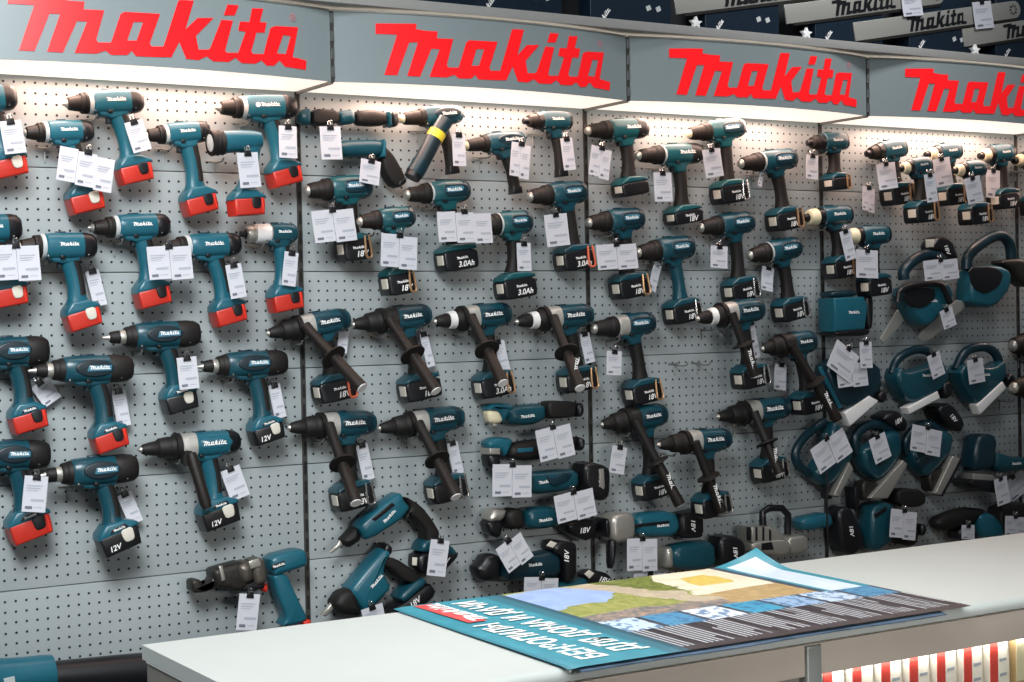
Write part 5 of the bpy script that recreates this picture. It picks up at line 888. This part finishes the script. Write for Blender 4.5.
cb('display_floor', ((.26+cx1)/2, ym, -1.56), (cx1-.26, D_-.09, .012), 'packwhite')
cb('display_back', ((.26+cx1)/2, -1.36, -1.42), (cx1-.26, .01, .27), 'packwhite')
cb('plinth', ((.26+cx1)/2, cyf+.04, (FLOOR-1.58)/2+.0), (cx1-.26, .02, -FLOOR-1.58), 'sidepanel')
cb('front_glass', ((.26+cx1)/2, cyf+.012, -1.43), (cx1-.26, .005, .28), 'glass', 0)
cb('display_lamp', ((.3+cx1)/2, -1.60, -1.262), (cx1-.4, .02, .012), 'diffuser', 0)
li = bpy.data.lights.new('display_light', 'AREA'); li.shape = 'RECTANGLE'; li.size = 1.6; li.size_y = .04; li.energy = 1.6; li.color = (1, .95, .88)
lo = bpy.data.objects.new('display_light', li); COL.objects.link(lo); lo.location = (1.1, -1.615, -1.29); lo.rotation_euler = (.5, 0, 0)
# packets in the lit display
xx = .30; i = 0
ordn = ['first', 'second', 'third', 'fourth', 'fifth', 'sixth', 'seventh', 'eighth', 'ninth', 'tenth', 'eleventh', 'twelfth']
while xx < 1.12:
    big = xx > .78
    w = .062 if not big else .085
    tt = thing('blister_packet', ('red and white packet in the lit display, %s from the aluminium post' if not big else 'cream packet in the lit display, %s from the aluminium post') % ordn[i], 'packet', (xx+w/2, -1.61, -1.553), (0, 0, .12), 'packets in the lit counter display')
    m = MB(); m.box((0, 0, .13), (w, .016, .26), 0, 0, .002); m.build('packet_card', 'packwhite' if not (big and i % 2) else 'packbrown', tt)
    m = MB(); m.box((-w*.28, -.0088, .215), (w*.40, .002, .085)); m.box((-w*.28, -.0088, .12), (w*.4, .002, .07)); m.box((-w*.28, -.0088, .035), (w*.4, .002, .06))
    m.build('printed_panel', 'packred' if not big else 'cream', tt)
    m = MB()
    for j in range(3): m.box((w*.22, -.0085, .22-.03*j), (w*.36, .001, .006))
    m.build('printed_lines', 'ink', tt)
    xx += w+.012; i += 1

# ------------------------------------------------------------------ posters on the counter
px0, px1, py0, py1 = -.292, .635, -1.692, -1.034
def hsh(a, b): 
    v = math.sin(a*127.1+b*311.7)*43758.5453; return v-math.floor(v)
def ns(x, y):
    xi, yi = math.floor(x), math.floor(y); fx, fy = x-xi, y-yi
    fx = fx*fx*(3-2*fx); fy = fy*fy*(3-2*fy)
    return (hsh(xi, yi)*(1-fx)+hsh(xi+1, yi)*fx)*(1-fy)+(hsh(xi, yi+1)*(1-fx)+hsh(xi+1, yi+1)*fx)*fy
def mixc(a, b, t): t = max(0, min(1, t)); return tuple(a[i]*(1-t)+b[i]*t for i in range(3))
H = lambda h: tuple(lin(h)[:3])
def inside(p, poly):
    r = False; j = len(poly)-1
    for i in range(len(poly)):
        if (poly[i][1] > p[1]) != (poly[j][1] > p[1]) and p[0] < (poly[j][0]-poly[i][0])*(p[1]-poly[i][1])/(poly[j][1]-poly[i][1])+poly[i][0]: r = not r
        j = i
    return r
def poster_col(x, y):
    x0_, y0_ = x, y
    if -.045 < x < .49 and y > -1.395:
        x += .035*(ns(x*22, y*22)-.5)+.012*(ns(x*90, y*90)-.5); y += .035*(ns(x*22+50, y*22)-.5)
        x = max(x, -.0449); y = max(y, -1.399); x = min(x, .494)
    n1 = ns(x*40, y*40); n2 = ns(x*130+9, y*90)
    if x < -.085:                                                   # turquoise heading band
        if x < -.282 or x > -.092: return H('2b7f92')
        return mixc(H('3a97a9'), H('32899b'), n1)
    if x < -.045: return H('2f7284') if x < -.06 else H('245768')
    if x > .495 and y > -1.41:                                      # footer band with a pale panel
        if .525 < x < .612 and y < -1.06: return mixc(H('dfeaf6'), H('cfe0f0'), n1)
        return H('2f93a8') if x > .515 else H('3a4a5c')
    if y < -1.505:                                                  # black columns of small print
        u = (x+.085) % .088
        if u < .008 or y < -1.682: return H('191b22')
        if y > -1.665 and int((u-.008)/.0058) % 2 == 0 and hsh(int(y*16), int(x*170)) > .18 and u < .078: return H('c4c6cc')
        return mixc(H('24262e'), H('30303a'), n1)
    if y < -1.40:                                                   # row of product boxes
        u = (x+.06) % .098; k = int((x+.06)/.098)
        if u < .012: return H('3a4450')
        base = [H('c4d6ea'), H('4a90b8'), H('dde3ee'), H('3a9cc0'), H('9ab8d8')][k % 5]
        return mixc(base, H('2f6f9c'), (n2 > .62)*.8)
    if inside((x, y), [(-.045, -1.05), (.115, -1.05), (.16, -1.15), (.09, -1.24), (-.045, -1.255)]): return mixc(H('93aee0'), H('a9c0e8'), n1)
    if inside((x, y), [(.11, -1.03), (.17, -1.03), (.27, -1.22), (.30, -1.36), (.24, -1.36), (.18, -1.2)]): return mixc(H('cdbfa6'), H('b5a58c'), n2)
    if inside((x, y), [(.17, -1.03), (.33, -1.03), (.28, -1.22), (.24, -1.2)]): return mixc(H('4d5a2a'), H('8a9440'), n2)
    if inside((x, y), [(.33, -1.03), (.5, -1.03), (.495, -1.26), (.30, -1.30), (.28, -1.22)]):
        if inside((x, y), [(.36, -1.10), (.45, -1.08), (.44, -1.2), (.35, -1.19)]): return mixc(H('e6cf62'), H('d9b860'), n2)
        return mixc(H('f3ecd6'), H('e6dcc0'), n1)
    if x > .29: return mixc(H('c9ab78'), H('a98c5e'), n2)
    if y > -1.33: return mixc(H('7d8a3e'), H('b0ad66'), n2)
    return mixc(H('54656e'), H('b79a86'), n2)
def poster_z(x, y):
    z = CT+.0062+.0009*math.sin(x*11+1)*math.sin(y*9)
    u = max(0, (x-.50)/.135); v = max(0, (y+1.16)/.126)
    z += .034*(u*v)**1.5
    if y < -1.660: z -= .09*(-1.660-y)**1.25
    if x < -.27: z -= .002*((-.27-x)/.022)
    return z
pt = thing('poster', 'large glossy poster with turquoise heading, landscape photo and black columns, on the counter', 'poster', (.17, -1.36, CT))
nx, ny = 400, 284
vs = []; fs = []
for j in range(ny+1):
    for i in range(nx+1):
        x = px0+(px1-px0)*i/nx; y = py0+(py1-py0)*j/ny; vs.append((x-.17+.022*(y-py0)/(py1-py0)-.014, y+1.36, poster_z(x, y)-CT))
for j in range(ny):
    for i in range(nx): a = j*(nx+1)+i; fs.append((a, a+1, a+nx+2, a+nx+1))
me = bpy.data.meshes.new('poster_sheet'); me.from_pydata(vs, [], fs)
ca = me.color_attributes.new('Col', 'FLOAT_COLOR', 'CORNER'); buf = []
for p in me.polygons:
    c = p.center; cc = poster_col(c.x+.17-.022*(c.y-1.36-py0)/(py1-py0)+.014, c.y-1.36); buf += (list(cc)+[1])*len(p.vertices)
ca.data.foreach_set('color', buf); me.materials.append(M['print']); me.polygons.foreach_set('use_smooth', [True]*len(fs)); me.update()
put('poster_sheet', me, pt)
def flat_text(s, x, y, size, mt='white'):
    return put('lettering', text_mesh(s, mt, size), pt, (x-.17, y+1.36, .0078), (0, 0, PI/2))
ta = flat_text('БЕНЗОПИЛЫ', -.224, -1.475, .062)
tb = flat_text('ДЛЯ ДОМА И ДАЧИ', -.141, -1.355, .062)
w1 = 0
for o_, target in ((ta, .36), (tb, .575)):
    dx = o_.data.vertices; w = max(v.co.x for v in dx)-min(v.co.x for v in dx); o_.scale = (target/w, 1.16, 1)
m = MB(); m.add([(-.245-.17, -1.262+1.36, .0074), (-.205-.17, -1.262+1.36, .0074), (-.205-.17, -1.045+1.36, .0074), (-.245-.17, -1.045+1.36, .0074)], [(0, 1, 2, 3)]); m.build('red_panel', 'redpaper', pt)
lm = put('heading_logo', LOGO_WHITE, pt, (-.208-.17, -1.152+1.36, .0082), (-PI/2, 0, PI/2)); lm.rotation_euler = (-PI/2, 0, PI/2); lm.scale = (.20, 1, .20)
lm.matrix_local = Matrix.Translation((-.212-.17, -1.152+1.36, .0082)) @ Matrix(((0, 0, -1, 0), (1, 0, 0, 0), (0, -1, 0, 0), (0, 0, 0, 1))) @ Matrix.Diagonal((.205, 1, .205, 1))
# a second poster under it, peeping out along the near edge
m = MB(); R = []
for i in range(13):
    x = -.285+.83*i/12
    R.append([(x, -1.6985+.004*math.sin(i), CT+.0012-.002), (x, -1.675, CT+.0030), (x, -1.06, CT+.0030), (x, -1.06, CT+.0010), (x, -1.675, CT+.0010), (x, -1.6985+.004*math.sin(i), CT-.003)])
m.rings(R); tag(m.build('poster', 'pile'), 'pile of bluish posters under the top poster, only their edges showing', 'poster')

# ------------------------------------------------------------------ light
def area(name, loc, target, size, energy, color=(1, 1, 1), spread=180, sy=None):
    li = bpy.data.lights.new(name, 'AREA'); li.shape = 'RECTANGLE'; li.size = size; li.size_y = sy or size; li.energy = energy; li.color = color; li.spread = math.radians(spread)
    o = bpy.data.objects.new(name, li); COL.objects.link(o); o.location = loc
    o.rotation_euler = (Vector(target)-Vector(loc)).to_track_quat('-Z', 'Y').to_euler(); return o
area('ceiling_panel_left', (-1.6, -2.5, 1.0), (-.6, 0, -1.0), 1.1, 40, (.94, .98, 1), 95)
area('ceiling_panel_counter', (.25, -1.75, 1.5), (.25, -1.6, -1.2), 1.9, 9.5, (.95, 1, .98), 60, .6)
area('ceiling_panel_mid', (-.6, -3.8, 1.4), (.6, 0, -.7), 1.4, 7, (.95, .98, 1), 120)
area('shelf_fill', (1.7, -1.3, 1.5), (1.8, -.1, .25), 1.2, 5, (.97, .98, 1), 60, .4)  # added fill to brighten the guide bars above the signs, not a known fitting
area('counter_front_fill', (.2, -5.2, -.4), (.5, -1.67, -1.3), 1.2, 4.5, (1, .96, .92), 45, .6)  # added low fill that lifts the counter's front face, no lamp known there
w = bpy.data.worlds.new('World'); SC.world = w; w.use_nodes = True
w.node_tree.nodes['Background'].inputs[0].default_value = (.82, .90, 1, 1); w.node_tree.nodes['Background'].inputs[1].default_value = .09

# ------------------------------------------------------------------ camera
cd = bpy.data.cameras.new('camera'); co = bpy.data.objects.new('camera', cd); COL.objects.link(co)
cd.sensor_fit = 'HORIZONTAL'; cd.sensor_width = 36; cd.lens = CAM['lens']; cd.clip_start = .05
R, U, F = CAM['r'], CAM['u'], CAM['f']
co.matrix_world = Matrix(((R[0], U[0], -F[0], CAM['loc'][0]), (R[1], U[1], -F[1], CAM['loc'][1]), (R[2], U[2], -F[2], CAM['loc'][2]), (0, 0, 0, 1)))
SC.camera = co
SC.view_settings.view_transform = 'Standard'
SC.view_settings.look = 'None'
SC.view_settings.exposure = 0
